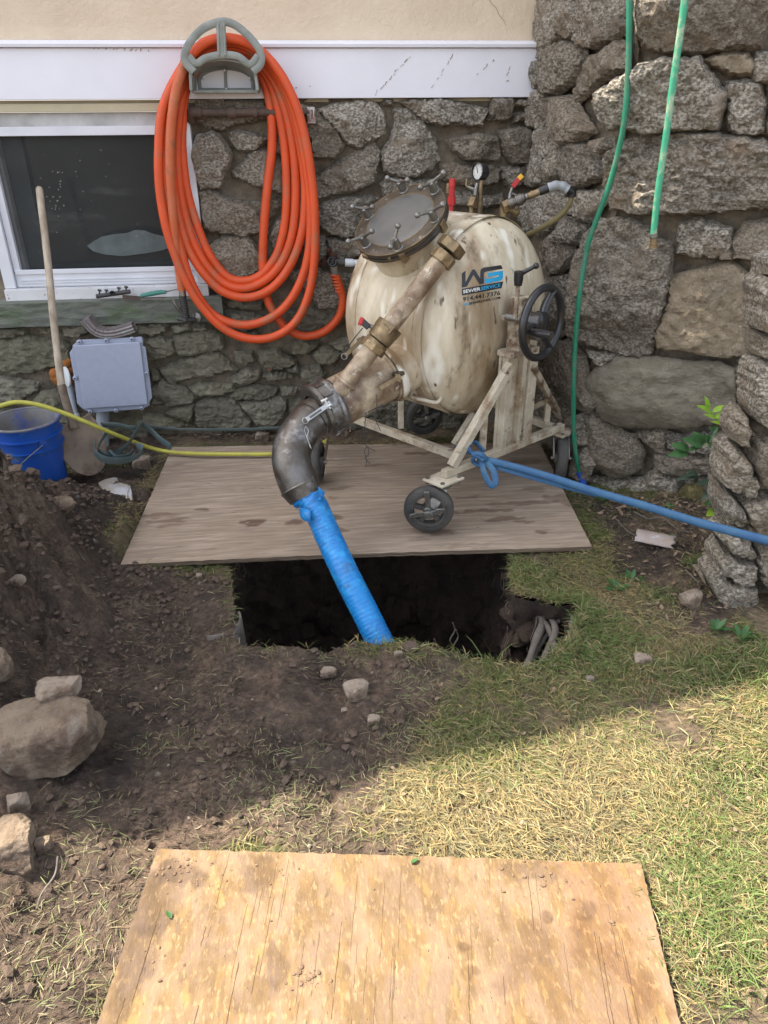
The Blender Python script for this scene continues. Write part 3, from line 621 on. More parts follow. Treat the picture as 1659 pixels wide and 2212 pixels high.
FF += [('f', s) for s in '''500 -50 720 -60 850 0 900 80 1000 100 1000 300 960 480 900 700 870 830 800 860 600 820 450 770 370 750 300 700 300 480 340 250 420 60
1060 -30 1200 -60 1400 0 1420 170 1400 210 1200 180 1050 160
1420 80 1500 -30 1659 -60 1850 -60 1850 230 1420 190
990 480 1000 330 1100 310 1250 270 1400 230 1480 290 1550 370 1560 560 1570 780 1500 860 1280 850 1060 810 920 810 900 700
430 1030 520 930 640 870 850 870 1100 900 1300 900 1430 950 1440 1080 1430 1200 1300 1300 1100 1330 700 1330 560 1290 500 1200
430 1260 500 1240 600 1330 760 1400 820 1500 800 1600 700 1660 600 1660 480 1590 430 1500
770 1390 960 1335 970 1500 900 1490
890 1520 1000 1500 1250 1540 1350 1560 1330 1650 1100 1660 960 1640 900 1580
980 1380 1100 1400 1350 1380 1450 1400 1420 1490 1200 1500 980 1490
440 1670 560 1690 800 1690 900 1620 1050 1700 1040 1820 700 1860 480 1800
1430 950 1500 900 1520 1100 1440 1200
1460 880 1600 850 1700 860 1600 920 1480 940
1570 330 1800 300 1800 830 1600 830 1565 780
440 830 560 850 640 860 540 910 480 900
1060 1720 1300 1680 1500 1700 1500 1860 1080 1860'''.split('\n')]
brown = {(1, 10)}
G['stone_brown'] = mat('brown_granite', (.21, .165, .105), (.30, .24, .165), 18, .85, bump=1, bsc=60, bdist=.014, c3=(.16, .145, .12), s3=5, t3=(.5, .75), speck=[((.42, .38, .3), 150, .62, .76), ((.08, .06, .04), 130, .6, .76)])
G['stone_smooth'] = mat('smooth_grey_boulder', (.25, .225, .17), (.16, .135, .095), 11, .85, bump=1, bsc=50, bdist=.014, bmp2=(12, .03), c4=(.11, .095, .06), s4=6, t4=(.55, .7), speck=[((.32, .3, .25), 190, .62, .74)], stretch=(1, 1, 1.8))
for k, s in LF:
    sid += 1; stone(zp(k, s), c0, nL, random.Random(sid).uniform(.04, .08), pbed, 'stone', sid, strat=.2*(sid % 3), grow=.012)
for i, (k, s) in enumerate(FF):
    sid += 1; m_ = {4: 'stone', 10: 'stone_brown', 11: 'stone_smooth', 17: 'stone_low', 14: 'stone', 2: 'stone_brown'}.get(i, 'stone'); dd = {0: .1, 1: .11, 4: .09, 7: .09, 10: .06, 11: .12, 12: .13}.get(i, .06)
    stone(zp(k, s), c1, nF, dd, pbed, m_, sid, strat={4: 1.2, 14: 1.4, 15: 1.2}.get(i, 0), round_=.06 if i in (11, 12) else .010, rough={11: .8, 10: .75}.get(i, 1.3), grow=.012)
# ------------------------------------------------------------------ low rough wall closing the right edge
nb_ = gp(1560, 1300); nN = Vector((-.22, -.97, .08)).normalized()
rwall = thing('boulder_wall', nb_, 'low wall of rough grey boulders closing the right edge beside the leafy sapling', 'stone wall')
sil = [(1780, 560), (1668, 566), (1656, 640), (1640, 700), (1628, 800), (1628, 860), (1592, 930), (1570, 1010), (1566, 1100), (1542, 1200), (1534, 1250), (1562, 1310), (1600, 1345), (1650, 1385), (1780, 1440)]
bedn = stone(sil, nb_-nN*.05, nN, .03, rwall, 'mortar', 900, name='mortar_bed', sp=.03, back=.10, grow=-.075)
NS = [('g', s, d) for s, d in (('1610 60 1700 10 2280 30 2280 250 1600 240 1600 120', .12), ('1520 300 1600 250 2280 260 2280 820 1560 850 1500 640 1510 480', .12), ('1470 1200 1600 1160 2280 1170 2280 1920 1660 1930 1540 1860 1440 1700 1430 1480', .14), ('1260 1790 1400 1690 1490 2280 1500 1960 1430 2110 1300 2040 1230 1920', .10),
      ('1510 870 1640 860 2280 900 2280 1130 1560 1140', .1))]
NS += [('h', s, d) for s, d in (('1150 210 1260 160 1390 250 1450 380 1510 560 1480 660 1330 670 1150 560 1110 430', .13), ('1500 60 1659 30 2280 40 2280 560 1659 570 1560 550 1480 440 1430 300', .14), ('1120 690 1200 620 1300 740 1360 830 1440 980 1300 1010 1130 960 1100 850', .09), ('1320 760 1450 700 1560 670 2280 690 2280 1090 1500 1080 1400 960', .12),
      ('1040 1090 1200 1100 1380 1140 1430 1300 1400 1370 1240 1330 1120 1250', .09), ('990 1380 1080 1270 1240 1360 1420 1400 1430 1600 1200 1600 1050 1500', .12), ('930 1560 1050 1500 1200 1610 1450 1630 1500 2280 1400 1950 1200 2010 1080 1900 960 1700', .10), ('1460 1200 1659 1220 2280 1240 2280 2280 1659 1780 1540 1700 1460 1550 1450 1350', .14), ('1400 2280 1659 1900 2280 1930 2280 2300 1500 2212 1300 2050', .10), ('940 1830 1050 1880 1070 1940 980 1900', .05), ('870 1640 940 1640 940 1720', .04), ('1100 560 1140 580 1180 640 1120 690', .05), ('1160 990 1440 1000 1500 1120 1200 1090', .06))]
for k, s, d in NS:
    sid += 1; stone([(x+(14 if y > 1150 else 4), y) for x, y in zp(k, s)], nb_, nN, d*.65, bedn, 'stone', sid, round_=.012, back=.14, strat=.5*(sid % 2), rough=1.5, grow=.006)
# ------------------------------------------------------------------ plywood sheets
G['ply_back'] = mat('weathered_grey_plywood', (.31, .24, .175), (.24, .185, .138), 5, .85, bump=.4, bsc=22, bdist=.003, stretch=(1.1, 12, 1), ramp=(.4, .6), c3=(.40, .32, .25), s3=3.6, t3=(.5, .68), amul='Stain', speck=[((.10, .065, .045), 9, .7, .74)])
G['ply_front'] = mat('sunlit_yellow_plywood', (.158, .098, .040), (.128, .08, .036), 22, .88, bump=.6, bsc=40, bdist=.004, stretch=(2.6, 1., 1), ramp=(.42, .58), c3=(.205, .132, .048), s3=9, t3=(.56, .62), c4=(.18, .122, .078), s4=6, t4=(.44, .58), speck=[((.12, .08, .05), 26, .64, .72), ((.225, .15, .075), 50, .56, .66), ((.05, .03, .02), 60, .72, .75)], amul='Stain')
G['ply_edge'] = mat('plywood_edge', (.2, .15, .1), (.09, .06, .04), 4, .9, stretch=(1, 1, 40), bump=.5)
def board(name, Q, th, m, label, warp, dirn, stain_shades):
    a, b, c, d = Q; t = thing(name, (a+b+c+d)/4, label, 'plywood sheet', 'plywood sheets laid on the ground'); mb = MB(); nu, nv = 260, 150; vs = []; fs = []
    def P(u, v):
        ju = .0025*mnoise.noise(Vector((v*40, 1, 3)))*(1 if u in (0, 1) else 0); jv = .0035*mnoise.noise(Vector((u*45, 7, 3)))*(1 if v in (0, 1) else 0)
        p = (a.lerp(b, u)).lerp(d.lerp(c, u), v)+Vector((ju, jv, 0)); return p+Vector((0, 0, warp(u, v)+.0008*mnoise.noise(Vector((u*30, v*30, 1)))))
    grid_sheet(mb, P, nu, nv)
    o = mb.build('top_ply', m, t, fix=False); nvx = len(o.data.vertices); co = np.array([v.co[:] for v in o.data.vertices])+np.array(t.location); ca_ = o.data.color_attributes.new('Stain', 'FLOAT_COLOR', 'POINT'); f_ = np.ones((nvx, 3))
    for (sx_, sy_, rx_, ry_, cR, st_) in stain_shades:
        c_ = gp(sx_, sy_, .03); k2 = 1/FP*(c_-Vector(O)).length; qx = co[:, 0]-c_.x+.012*vn(co[:, 0]*30, co[:, 1]*30, 0, 3)+.02*vn(co[:, 0]*11, co[:, 1]*11, 0, 4); qy = co[:, 1]-c_.y+.012*vn(co[:, 0]*30, co[:, 1]*40, 5, 3)
        d_ = np.hypot(qx/(rx_*k2), qy/(ry_*k2*2.1)); kk_ = np.clip((1.1-d_)*3.2+.9*fbm(co[:, 0]*26, co[:, 1]*(70 if dirn == 0 else 26), 0, 3, 7), 0, 1)[:, None]*st_; f_ = f_*(1-kk_)+f_*np.array(cR)*kk_
    ar = np.ones((nvx, 4), np.float32); ar[:, :3] = f_; ca_.data.foreach_set('color', ar.ravel())
    mb = MB(); per = [(i/nu, 0) for i in range(nu)]+[(1, j/nv) for j in range(nv)]+[(1-i/nu, 1) for i in range(nu)]+[(0, 1-j/nv) for j in range(nv)]
    vs = []; nl = 5
    for q in range(nl+1):
        for (u, v) in per:
            p = Vector(P(u, v)); cc = (p-Vector((t.location.x, t.location.y, p.z))).normalized(); off = (-.0015*(q % 2)+.002*mnoise.noise(Vector((u*60, v*60, q*3.)))*(q > 0)) 
            vs.append(p+cc*off-Vector((0, 0, th*q/nl)))
    n = len(per); mb.add(vs, [(q*n+i, q*n+(i+1) % n, (q+1)*n+(i+1) % n, (q+1)*n+i) for q in range(nl) for i in range(n)]+[tuple(nl*n+i for i in range(n))], False)
    mb.build('core_plies', 'ply_edge', t, fix=False); return t, P
DK = (.42, .34, .3); MU = (.62, .6, .62)
ST1 = [(x, y, a, b, DK, s) for x, y, a, b, s in ((548, 1132, 22, 8, 1), (522, 1133, 12, 4, .9), (430, 1106, 16, 4, .9), (335, 1117, 62, 5, .6), (350, 1129, 52, 4, .7), (362, 1139, 30, 4, .5), (632, 1132, 26, 7, .9), (700, 1122, 40, 8, .8), (735, 1150, 26, 5, .7), (720, 1080, 20, 3, .6), (1050, 1106, 62, 4, .8), (1120, 1090, 70, 5, .6), (1092, 1122, 50, 4, .8), (1010, 1078, 30, 3, .6), (1130, 1128, 24, 4, .7), (1205, 1078, 34, 9, .6), (1236, 1088, 28, 7, .6), (1160, 1060, 40, 5, .5), (700, 1002, 40, 3, .5), (742, 1060, 30, 4, .6), (950, 1152, 44, 8, .7), (905, 985, 26, 4, .7), (870, 965, 34, 3, .6), (820, 1010, 40, 3, .5), (560, 1060, 40, 3, .35), (640, 1010, 50, 3, .3), (470, 1190, 50, 4, .25), (1010, 1180, 60, 5, .3), (1180, 1150, 14, 3, .8), (900, 1168, 30, 4, .35), (1060, 1010, 60, 8, .5), (1140, 1000, 40, 8, .55), (960, 960, 80, 8, .6), (1080, 965, 60, 8, .6), (690, 1048, 26, 5, .6))]  # stains, plus shading painted in along the far side under the drum
ST2 = [(x, y, a, b, c, s) for x, y, a, b, c, s in ((378, 1884, 34, 16, MU, 1), (425, 1906, 16, 12, MU, .9), (330, 1940, 40, 40, MU, .7), (300, 2030, 36, 60, MU, .7), (250, 2130, 50, 60, MU, .6), (560, 1886, 34, 26, MU, .9), (600, 2078, 26, 18, MU, .9), (545, 2150, 40, 20, MU, .5), (1150, 1882, 60, 12, MU, .8), (1280, 1968, 16, 8, MU, .8), (1020, 2050, 12, 6, DK, .6), (1175, 1975, 12, 5, DK, .6), (1020, 2100, 14, 8, DK, .5), (745, 2100, 16, 10, MU, .8), (900, 2170, 120, 30, MU, .4), (1250, 2120, 140, 60, (.8, .74, .7), .8), (1300, 1950, 80, 90, (.85, .72, .62), .7), (900, 1920, 100, 30, MU, .45), (700, 1990, 60, 40, MU, .35), (1100, 2040, 90, 30, MU, .4), (450, 2050, 50, 40, MU, .4))]
sheet1, SP1 = board('plywood_sheet', SHEET1, .018, 'ply_back', 'weathered grey brown plywood sheet under the wheeled tank, bridging the back of the pit', lambda u, v: .006*math.sin(PI*u)*(1-v)+.002*math.sin(5*u), 0, ST1)
sheet2, SP2 = board('plywood_sheet', SHEET2, .016, 'ply_front', 'sunlit yellow plywood sheet in the foreground, dusted with crumbs of dirt', lambda u, v: .003*math.sin(PI*u), 1, ST2)
# dark drying cracks in the front sheet (fine grooves follow the face grain)
mb = MB()
for q in range(54):
    u = random.uniform(.03, .97); v0 = random.uniform(0, .8); L_ = random.uniform(.06, .4); pts = [Vector(SP2(u+.002*mnoise.noise(Vector((q, k*.6, 0))), min(.99, v0+L_*k/7)))+Vector((0, 0, .0003)) for k in range(8)]
    mb.tube(pts, .0003 if q % 3 else .00055, 4, sub=0)
G['crack'] = mat('crack_shadow', (.05, .03, .018), None, 5, .95); mb.build('drying_crack', 'crack', sheet2, kind='stuff')
# ------------------------------------------------------------------ the wheeled lining drum
u_ = Vector((.655, -.757, 0)); w_ = Vector((-.757, -.655, 0)); k_ = Vector((0, 0, 1)); TC = Vector((.587, 3.155, .785)); TR = .402
rig = thing('lining_drum', (TC.x, TC.y, .03), 'large stained cream steel drum with bolted round hatch on a wheeled cream frame', 'pressure drum')
def rad(e): return w_*math.cos(math.radians(e))+k_*math.sin(math.radians(e))
prof = []; HL = .35; BL = .15; ex = 2.25
for i in range(15): s = -HL+(HL-BL)*(1-math.cos(i/14*PI/2)); prof.append((s, TR*max(0, 1-((-s-BL)/(HL-BL))**ex)**(1/ex)))
prof += [(-BL+.4*k/8, TR+.002*math.sin(PI*k/8)) for k in range(1, 8)]
prof += [(-a, b) for a, b in prof[:15][::-1]]
mb = MB(); mb.lathe(TC, u_, prof, 96); tank = mb.build('tank_shell', 'tank', rig)
mb = MB(); mb.torus(TC+u_*(BL+.005), u_, TR, .0035, 110, 8); mb.build('weld_seam', 'tank', tank); mb = MB(); mb.torus(TC-u_*(BL+.005), u_, TR, .0035, 110, 8); mb.build('weld_seam', 'tank', tank)
# neck
def zc(k, x, y, t): return zat(k, x, y, t)
N1 = zc('q', 372, 606, 2.83); N2 = zc('q', 712, 424, 2.93); nd = (N2-N1).normalized(); NR = .097
mb = MB(); mb.lathe(N1, nd, [(0, 0), (0, NR), ((N2-N1).length, NR), ((N2-N1).length, 0)], 48); neck = mb.build('neck_pipe', 'neck', rig)
mb = MB(); N3 = N2+nd*.27; mb.lathe(N2-nd*.012, nd, [(0, 0), (0, NR+.014), (.01, NR+.02), (.03, NR+.012), (.034, NR+.004), (.12, NR+.006), (.19, NR+.02), (.27, NR+.05), (.40, NR+.06)], 56); mb.build('neck_flange', 'tank', rig)
for o_, r_ in ((.115, .01), (-.02, .004)): mb = MB(); mb.torus(N2+nd*o_, nd, NR+r_, .006, 60, 8); mb.build('weld_seam', 'neck', neck)
# coupling and elbow
c_a = N1-nd*.065
mb = MB(); mb.lathe(c_a, nd, [(0, .074), (0, .102), (.006, .112), (.02, .114), (.026, .106), (.06, .106), (.066, .112), (.078, .112), (.085, .104), (.095, .098)], 56)
cp = mb.build('clamp_coupling', 'steel', rig)
for i in range(12):
    mb = MB(); a = i*PI/6; e = nd.orthogonal().normalized(); e2 = nd.cross(e); r_ = e*math.cos(a)+e2*math.sin(a); tt = nd.cross(r_)
    mb.bar(c_a+nd*.026+r_*.108, c_a+nd*.062+r_*.108, .008, .006, r_); mb.build('rib', 'steel', cp)
EL = [zc('q', 372, 606, 2.83), zc('q', 300, 655, 2.79), zc('q', 222, 730, 2.75), zc('q', 168, 820, 2.72), zc('q', 155, 905, 2.70), zc('q', 172, 985, 2.69), zc('q', 205, 1070, 2.69)]
mb = MB(); mb.tube(EL, .0715, 44, sub=10); elb = mb.build('steel_elbow', 'steel', rig)
e1 = EL[-1]; ed = (EL[-1]-EL[-2]).normalized(); ed = (zc('q', 240, 1140, 2.69)-e1).normalized()
mb = MB(); mb.lathe(e1-ed*.01, ed, [(0, .0715), (.006, .0745), (.012, .0715), (.05, .060), (.05, .05)], 44); mb.build('elbow_lip', 'steel', elb)
mb = MB(); mb.lathe(EL[1]+(EL[2]-EL[1])*.15, (EL[2]-EL[1]), [(0, .0715), (0, .078), (.02, .077), (.022, .0715)], 44); mb.build('elbow_weld', 'steel', elb)
# camlock arms
def arm(p, q, w1, h, m, par, ring_=None):
    mb = MB(); p = Vector(p); q = Vector(q); up = Vector(O)-p; mb.bar(p, q, w1, h, up); d = (q-p).normalized(); side = d.cross(up).normalized()
    mb.bar(q-d*.01, q+d*.012, w1*1.25, h*1.2, up); mb.cyl(q-side*w1, q+side*w1, .006, 12); o = mb.build('lever', m, par, .0015)
    if ring_: mb = MB(); mb.torus(p-d*.004, up, .011, .0012, 24, 8); mb.build('split_ring', 'chrome', par)
    return o
arm(zc('q', 240, 682, 2.66), zc('q', 362, 598, 2.68), .017, .007, 'chrome', cp, 1)
mb = MB(); mb.bar(zc('q', 262, 668, 2.655), zc('q', 325, 625, 2.665), .008, .004, O-np.array(N1)); mb.build('lever_slot', 'steel', cp)
mb = MB(); mb.tube([zc('q', 236, 718, 2.65), zc('q', 252, 745, 2.65), zc('q', 244, 780, 2.65), zc('q', 268, 845, 2.65)], .0012, 6); mb.tube([zc('q', 236, 718, 2.65), zc('q', 230, 745, 2.65), zc('q', 246, 790, 2.65), zc('q', 262, 838, 2.65)], .0012, 6); mb.build('cotter_pin', 'chrome', cp)
for (x, y) in ((350, 570), (372, 605)):
    mb = MB(); mb.cyl(zc('q', x-26, y+10, 2.68), zc('q', x+10, y-8, 2.68), .006, 12); mb.build('pivot_pin', 'chrome', cp)
arm(zc('q', 655, 505, 2.78), zc('q', 760, 445, 2.80), .017, .007, 'brass', neck)
arm(zc('q', 460, 318, 2.83), zc('q', 548, 235, 2.85), .015, .007, 'brass', neck, 1)
arm(zc('q', 575, 640, 2.84), zc('q', 655, 596, 2.87), .014, .007, 'dusty_black', neck, 1)
for q_ in ((535, 240, 2.86, 575, 215, 2.86), (740, 430, 2.81, 785, 412, 2.83)): mb = MB(); mb.bar(zc('q', *q_[:3]), zc('q', *q_[3:]), .03, .014); mb.build('lever_lug', 'ring', neck, .002)
mb = MB()
for pts in ([(578, 650), (572, 720), (568, 800), (585, 835), (630, 858)], [(585, 835), (568, 860), (580, 905), (578, 950)], [(590, 840), (592, 880), (575, 900), (602, 932)], [(640, 540), (640, 600), (635, 680), (662, 745)]):
    mb.tube([zc('q', x, y, 2.80) for x, y in pts], .0014, 6)
mb.build('chain', 'wire', neck, kind='stuff'); mb = MB(); mb.tube([zc('q', 560+.0, 160, 2.95), zc('q', 490, 250, 2.93), zc('q', 440, 340, 2.95), zc('q', 385, 415, 3.0)], .002, 6)
mb.build('cable', 'wire', neck)
# feed pipe with ball valve
P0 = zc('q', 448, 490, 2.76); P1 = zc('q', 612, 262, 2.73); V0 = zc('q', 608, 268, 2.73); V1 = zc('q', 712, 140, 2.71); P3 = zc('o', 742, 700, 2.675); pd = (P3-P0).normalized()
V0 = P0+pd*(V0-P0).dot(pd); V1 = P0+pd*(V1-P0).dot(pd)
FR = .034
mb = MB(); mb.cyl(P0-pd*.04, P3, FR, 32); feed = mb.build('feed_pipe', 'neck', rig)
mb = MB(); mb.torus(P0+pd*.015-Vector((0, 0, 0)), (pd+nd*.0).normalized(), FR+.004, .006, 40, 8); mb.build('weld_seam', 'neck', feed)
vl = (V1-V0).length
mb = MB(); mb.lathe(V0, pd, [(0, .036), (0, .045), (.03, .045), (.032, .038), (.036, .047), (.09, .049), (.094, .044), (.10, .04), (.10, .045), (vl-.03, .045), (vl-.028, .04)], 40)
val = mb.build('valve_body', 'brass', rig)
mb = MB(); mb.lathe(V0-pd*.01, pd, [(0, .03), (0, .05), (.028, .05), (.028, .03)], 8, False); mb.lathe(V1-pd*.03, pd, [(0, .03), (0, .052), (.032, .052), (.032, .03)], 6, False); mb.build('hex_nut', 'brass', val, .0015)
mb = MB(); mb.cyl(zc('q', 625, 160, 2.72), zc('q', 580, 140, 2.72), .008, 14); mb.build('valve_stem', 'galv', val)
mb = MB(); mb.bar(zc('q', 595, 158, 2.71), zc('q', 555, 122, 2.70), .024, .012, O-np.array(V0)); mb.build('valve_lever', 'black', val, .003)
mb = MB(); mb.bar(zc('q', 562, 128, 2.70), zc('q', 540, 118, 2.695), .03, .016, O-np.array(V0)); mb.build('lever_grip', 'red', val, .005)
mb = MB(); mb.lathe(P3-pd*.03, pd, [(0, .03), (0, .047), (.04, .047), (.04, .03)], 8, False); mb.lathe(P3+pd*.02, pd, [(0, .02), (0, .055), (.036, .055), (.038, .05), (.038, 0)], 6, False); mb.build('end_cap', 'brass', feed, .002)
# hatch
hn = rad(53); HC = TC+hn*.505; hr = .186
hu = u_.copy(); hv = hn.cross(hu).normalized()
mb = MB(); mb.lathe(TC+hn*.30, hn, [(0, .16), (.12, .16), (.18, .163)], 60); mb.build('hatch_neck', 'tank', rig)
mb = MB(); mb.lathe(HC-hn*.034, hn, [(0, .15), (0, hr), (.014, hr), (.014, hr-.012), (.02, hr-.012), (.02, hr), (.034, hr), (.036, hr-.003), (.036, .139), (.032, .136)], 72); hatch = mb.build('hatch', 'ring', rig)
mb = MB(); mb.lathe(HC-hn*.003, hn, [(0, .138), (.004, .138), (.006, .134), (.003, .09), (.002, 0)], 64); mb.build('lid_plate', 'lid', hatch)
mb = MB(); mb.torus(HC-hn*.02, hn, hr-.004, .0055, 72, 8); mb.build('gasket', 'black', hatch)
mb = MB(); mb.torus(HC+hn*.0015, hn, hr-.001, .0018, 72, 6); mb.torus(HC+hn*.002, hn, .138, .0022, 72, 6); mb.build('worn_rim', 'brass', hatch)
STEM = [((440, 205), (328, 122), (478, 127)), ((685, 210), (562, 187), (747, 67)), ((672, 432), (540, 395), (738, 310)), ((400, 645), (328, 652), (390, 490)), ((160, 622), (22, 592), (205, 510)), ((178, 412), (67, 335), (218, 328))]
def onh(x, y, off): return onp(*zz('o', x, y), HC+hn*off, hn)
for st, b1, b2 in STEM:
    p = onh(*st, .0); d_ = p-HC; d_ = d_-hn*d_.dot(hn); p = HC+d_.normalized()*min(d_.length, hr-.02)
    cb = MB(); cb.lathe(p, hn, [(0, .019), (.004, .019), (.006, .015), (.044, .015), (.047, .012), (.047, 0)], 20)
    h = cb.build('clamp_handle', 'galv', hatch) if False else None
    q = p+hn*.040
    for bb in (b1, b2):
        e = onh(*bb, .07); dd_ = (e-q); L_ = min(dd_.length, .066); e = q+dd_.normalized()*max(L_, .05); cb.tube([q, e], lambda t: .0055+.0015*(1-t), 10, sub=0); cb.ball(e, .011, 16)
    cb.build('clamp_handle', 'galv', hatch)
mb = MB()
for a in range(6):
    t = a*PI/3+.45; p = HC+(hu*math.cos(t)+hv*math.sin(t))*.162; mb.lathe(p, hn, [(0, .006), (.003, .005), (.003, 0)], 10)
mb.build('lid_bolt', 'galv', hatch)
ha = onh(140, 694, -.02); hb = onh(345, 708, -.02)
mb = MB(); mb.cyl(ha, hb, .012, 16)
for t in (.1, .3, .62, .9): p = ha.lerp(hb, t); mb.cyl(p, p+(hb-ha).normalized()*.018, .0155, 14)
mb.build('hinge', 'brass', hatch)
for q_ in ((722, 462), (432, 690)): p = onh(*q_, -.02); mb = MB(); mb.bar(p+hn*.012, p-hn*.03, .03, .02, u_); mb.build('rim_lug', 'brass', hatch, .002)
# fittings along the top of the drum
def T3(k, x, y, t=3.08): return zat(k, x, y, t)
mb = MB(); mb.lathe(T3('y', 30, 328), k_, [(-.06, .010), (0, .010), (0, .017), (.03, .017), (.03, .012), (.068, .012), (.07, .014), (.1, .012), (.1, 0)], 20); o = mb.build('relief_valve', 'red', rig)
mb = MB(); mb.lathe(T3('y', 12, 245), k_, [(0, .012), (.03, .012), (.036, .009), (.036, 0)], 16); mb.build('valve_cap', 'brass', o); mb = MB(); mb.torus(T3('y', 15, 195), (1, -.4, 0), .011, .0012, 20, 6); mb.build('pull_ring', 'chrome', o)
ga = zat('y', 237, 100, 3.05); gd = Vector((-.85, -.5, .1)).normalized()
mb = MB(); mb.lathe(ga-gd*.018, gd, [(0, 0), (0, .030), (.003, .0325), (.036, .0325), (.04, .035), (.043, .032), (.036, .029)], 36); gg = mb.build('pressure_gauge', 'black', rig)
mb = MB(); mb.lathe(ga+gd*.017, gd, [(0, .03), (.001, 0)], 32); gf = mb.build('dial', 'face', gg)
mb = MB(); mb.bar(ga+gd*.0195+Vector((0, 0, -.006)), ga+gd*.0195+Vector((-.004, .006, .02)), .0022, .001, gd)
for i in range(9):
    a = math.radians(-225+i*33.75+180); e = Vector((0, 0, 1)); e2 = gd.cross(e).normalized(); r_ = e*math.sin(a)+e2*math.cos(a); mb.bar(ga+gd*.0192+r_*.021, ga+gd*.0192+r_*.026, .0014, .001, gd)
mb.build('needle', 'ink', gg)
mb = MB(); mb.cyl(zat('y', 228, 365, 3.09)-k_*.05, zat('y', 230, 310, 3.08), .013, 8, smooth=False); mb.cyl(zat('y', 230, 310, 3.08), zat('y', 232, 225, 3.06), .0105, 12); mb.cyl(zat('y', 232, 232, 3.06), zat('y', 240, 160, 3.05), .0085, 10)
mb.lathe(zat('y', 230, 290, 3.08), (0, 0, 1), [(0, .013), (.006, .013), (.006, .011)], 16); mb.build('gauge_stem', 'brass', gg)
mb = MB(); mb.cyl(zat('y', 170, 340, 3.07)-k_*.05, zat('y', 170, 330, 3.07), .009, 12); mb.bar(zat('y', 166, 342, 3.06), zat('y', 190, 282, 3.06), .026, .022); mb.build('brass_block', 'brass', rig, .003)
mb = MB(); mb.cyl(zat('y', 192, 270, 3.06), zat('y', 198, 225, 3.06), .0105, 6, smooth=False); mb.cyl(zat('y', 198, 225, 3.06), zat('y', 210, 183, 3.06), .008, 12); mb.cyl(zat('y', 192, 225, 3.06), zat('y', 150, 208, 3.08), .008, 10); mb.build('pipe_nipple', 'galv', rig)
mb = MB(); mb.tube([zat('y', 158, 212, 3.09), zat('y', 135, 195, 3.09), zat('y', 138, 152, 3.09)], .005, 8); mb.build('small_lever', 'brass', rig)
mb = MB(); mb.tube([zat('y', 385, 350, 3.02), zat('y', 450, 320, 3.02)], .026, 6, sub=0, smooth=False); mb.cyl(zat('y', 395, 350, 3.04)-k_*.06, zat('y', 395, 345, 3.04), .017, 14); mb.ball(zat('y', 472, 378, 3.06), .021, 16); mb.cyl(zat('y', 430, 352, 3.04), zat('y', 470, 380, 3.05), .013, 8, smooth=False); mb.build('inlet_elbow', 'brass', rig, .002)
hp0 = zat('y', 430, 325, 3.0); hp1 = zat('y', 560, 270, 2.98); hd = (hp1-hp0).normalized()
mb = MB(); L_ = (hp1-hp0).length; mb.lathe(hp0, hd, [(0, 0), (0, .021), (.02, .021), (.022, .018), (.028, .018), (.03, .023), (.055, .023), (.057, .018), (.064, .018), (.066, .021), (L_-.012, .02), (L_-.01, .013), (L_, .013), (L_, 0)], 20); hc_ = mb.build('air_coupling', 'steel', rig)
mb = MB(); mb.cyl(zat('y', 562, 270, 2.98), zat('y', 640, 238, 2.97), .0135, 20); mb.lathe(zat('y', 585, 261, 2.98), hd, [(0, .0135), (.001, .016), (.008, .016), (.009, .0135)], 18); mb.build('hose_ferrule', 'brass', hc_)
mb = MB(); mb.tube([zat('y', 640, 238, 2.97), zat('y', 705, 212, 2.96)], lambda t: .017+.001*math.sin(t*50), 14, sub=16); mb.tube([zat('y', 832, 222, 2.96), zat('y', 866, 240, 2.97), zat('y', 868, 272, 2.98)], .0175, 14); mb.build('tape_wrap', 'black', hc_)
ah = MB(); ah.tube([zat('y', 866, 262, 2.98), zat('y', 850, 320, 3.0), zat('y', 790, 400, 3.04), zat('y', 690, 470, 3.1), zat('y', 590, 525, 3.17), zat('y', 520, 560, 3.25), zat('y', 470, 640, 3.42), zat('y', 460, 800, 3.5), zat('y', 480, 1100, 3.62)], .0115, 12)
tag(ah.build('air_hose', 'olive', None), 'thin olive air hose curving down behind the cream drum', 'hose')
gh_ = MB(); gh_.tube([zat('y', 703, 213, 2.96), zat('y', 745, 197, 2.955), zat('y', 800, 200, 2.955), zat('y', 838, 225, 2.96)], lambda t: .0185+.001*math.sin(t*20), 16); gh_.build('grey_hose_sleeve', 'greyhose', rig)
o = None
rb = MB(); rb.bar(zat('y', 455, 205, 3.2), zat('y', 505, 143, 3.2), .02, .008, O-np.array(TC)); vh = rb.build('ball_valve_handle', 'red', rig, .002)
rb = MB(); rb.bar(zat('y', 496, 150, 3.199), zat('y', 524, 124, 3.199), .021, .009, O-np.array(TC)); rb.build('grip_tip', 'yellow', vh, .003)
rb = MB(); rb.cyl(zat('y', 452, 212, 3.2), zat('y', 438, 258, 3.2), .008, 10); rb.cyl(zat('y', 432, 244, 3.2), zat('y', 478, 262, 3.2), .006, 10); rb.cyl(zat('y', 440, 250, 3.2), zat('y', 430, 330, 3.2), .009, 10); rb.build('valve_stem', 'galv', rig)
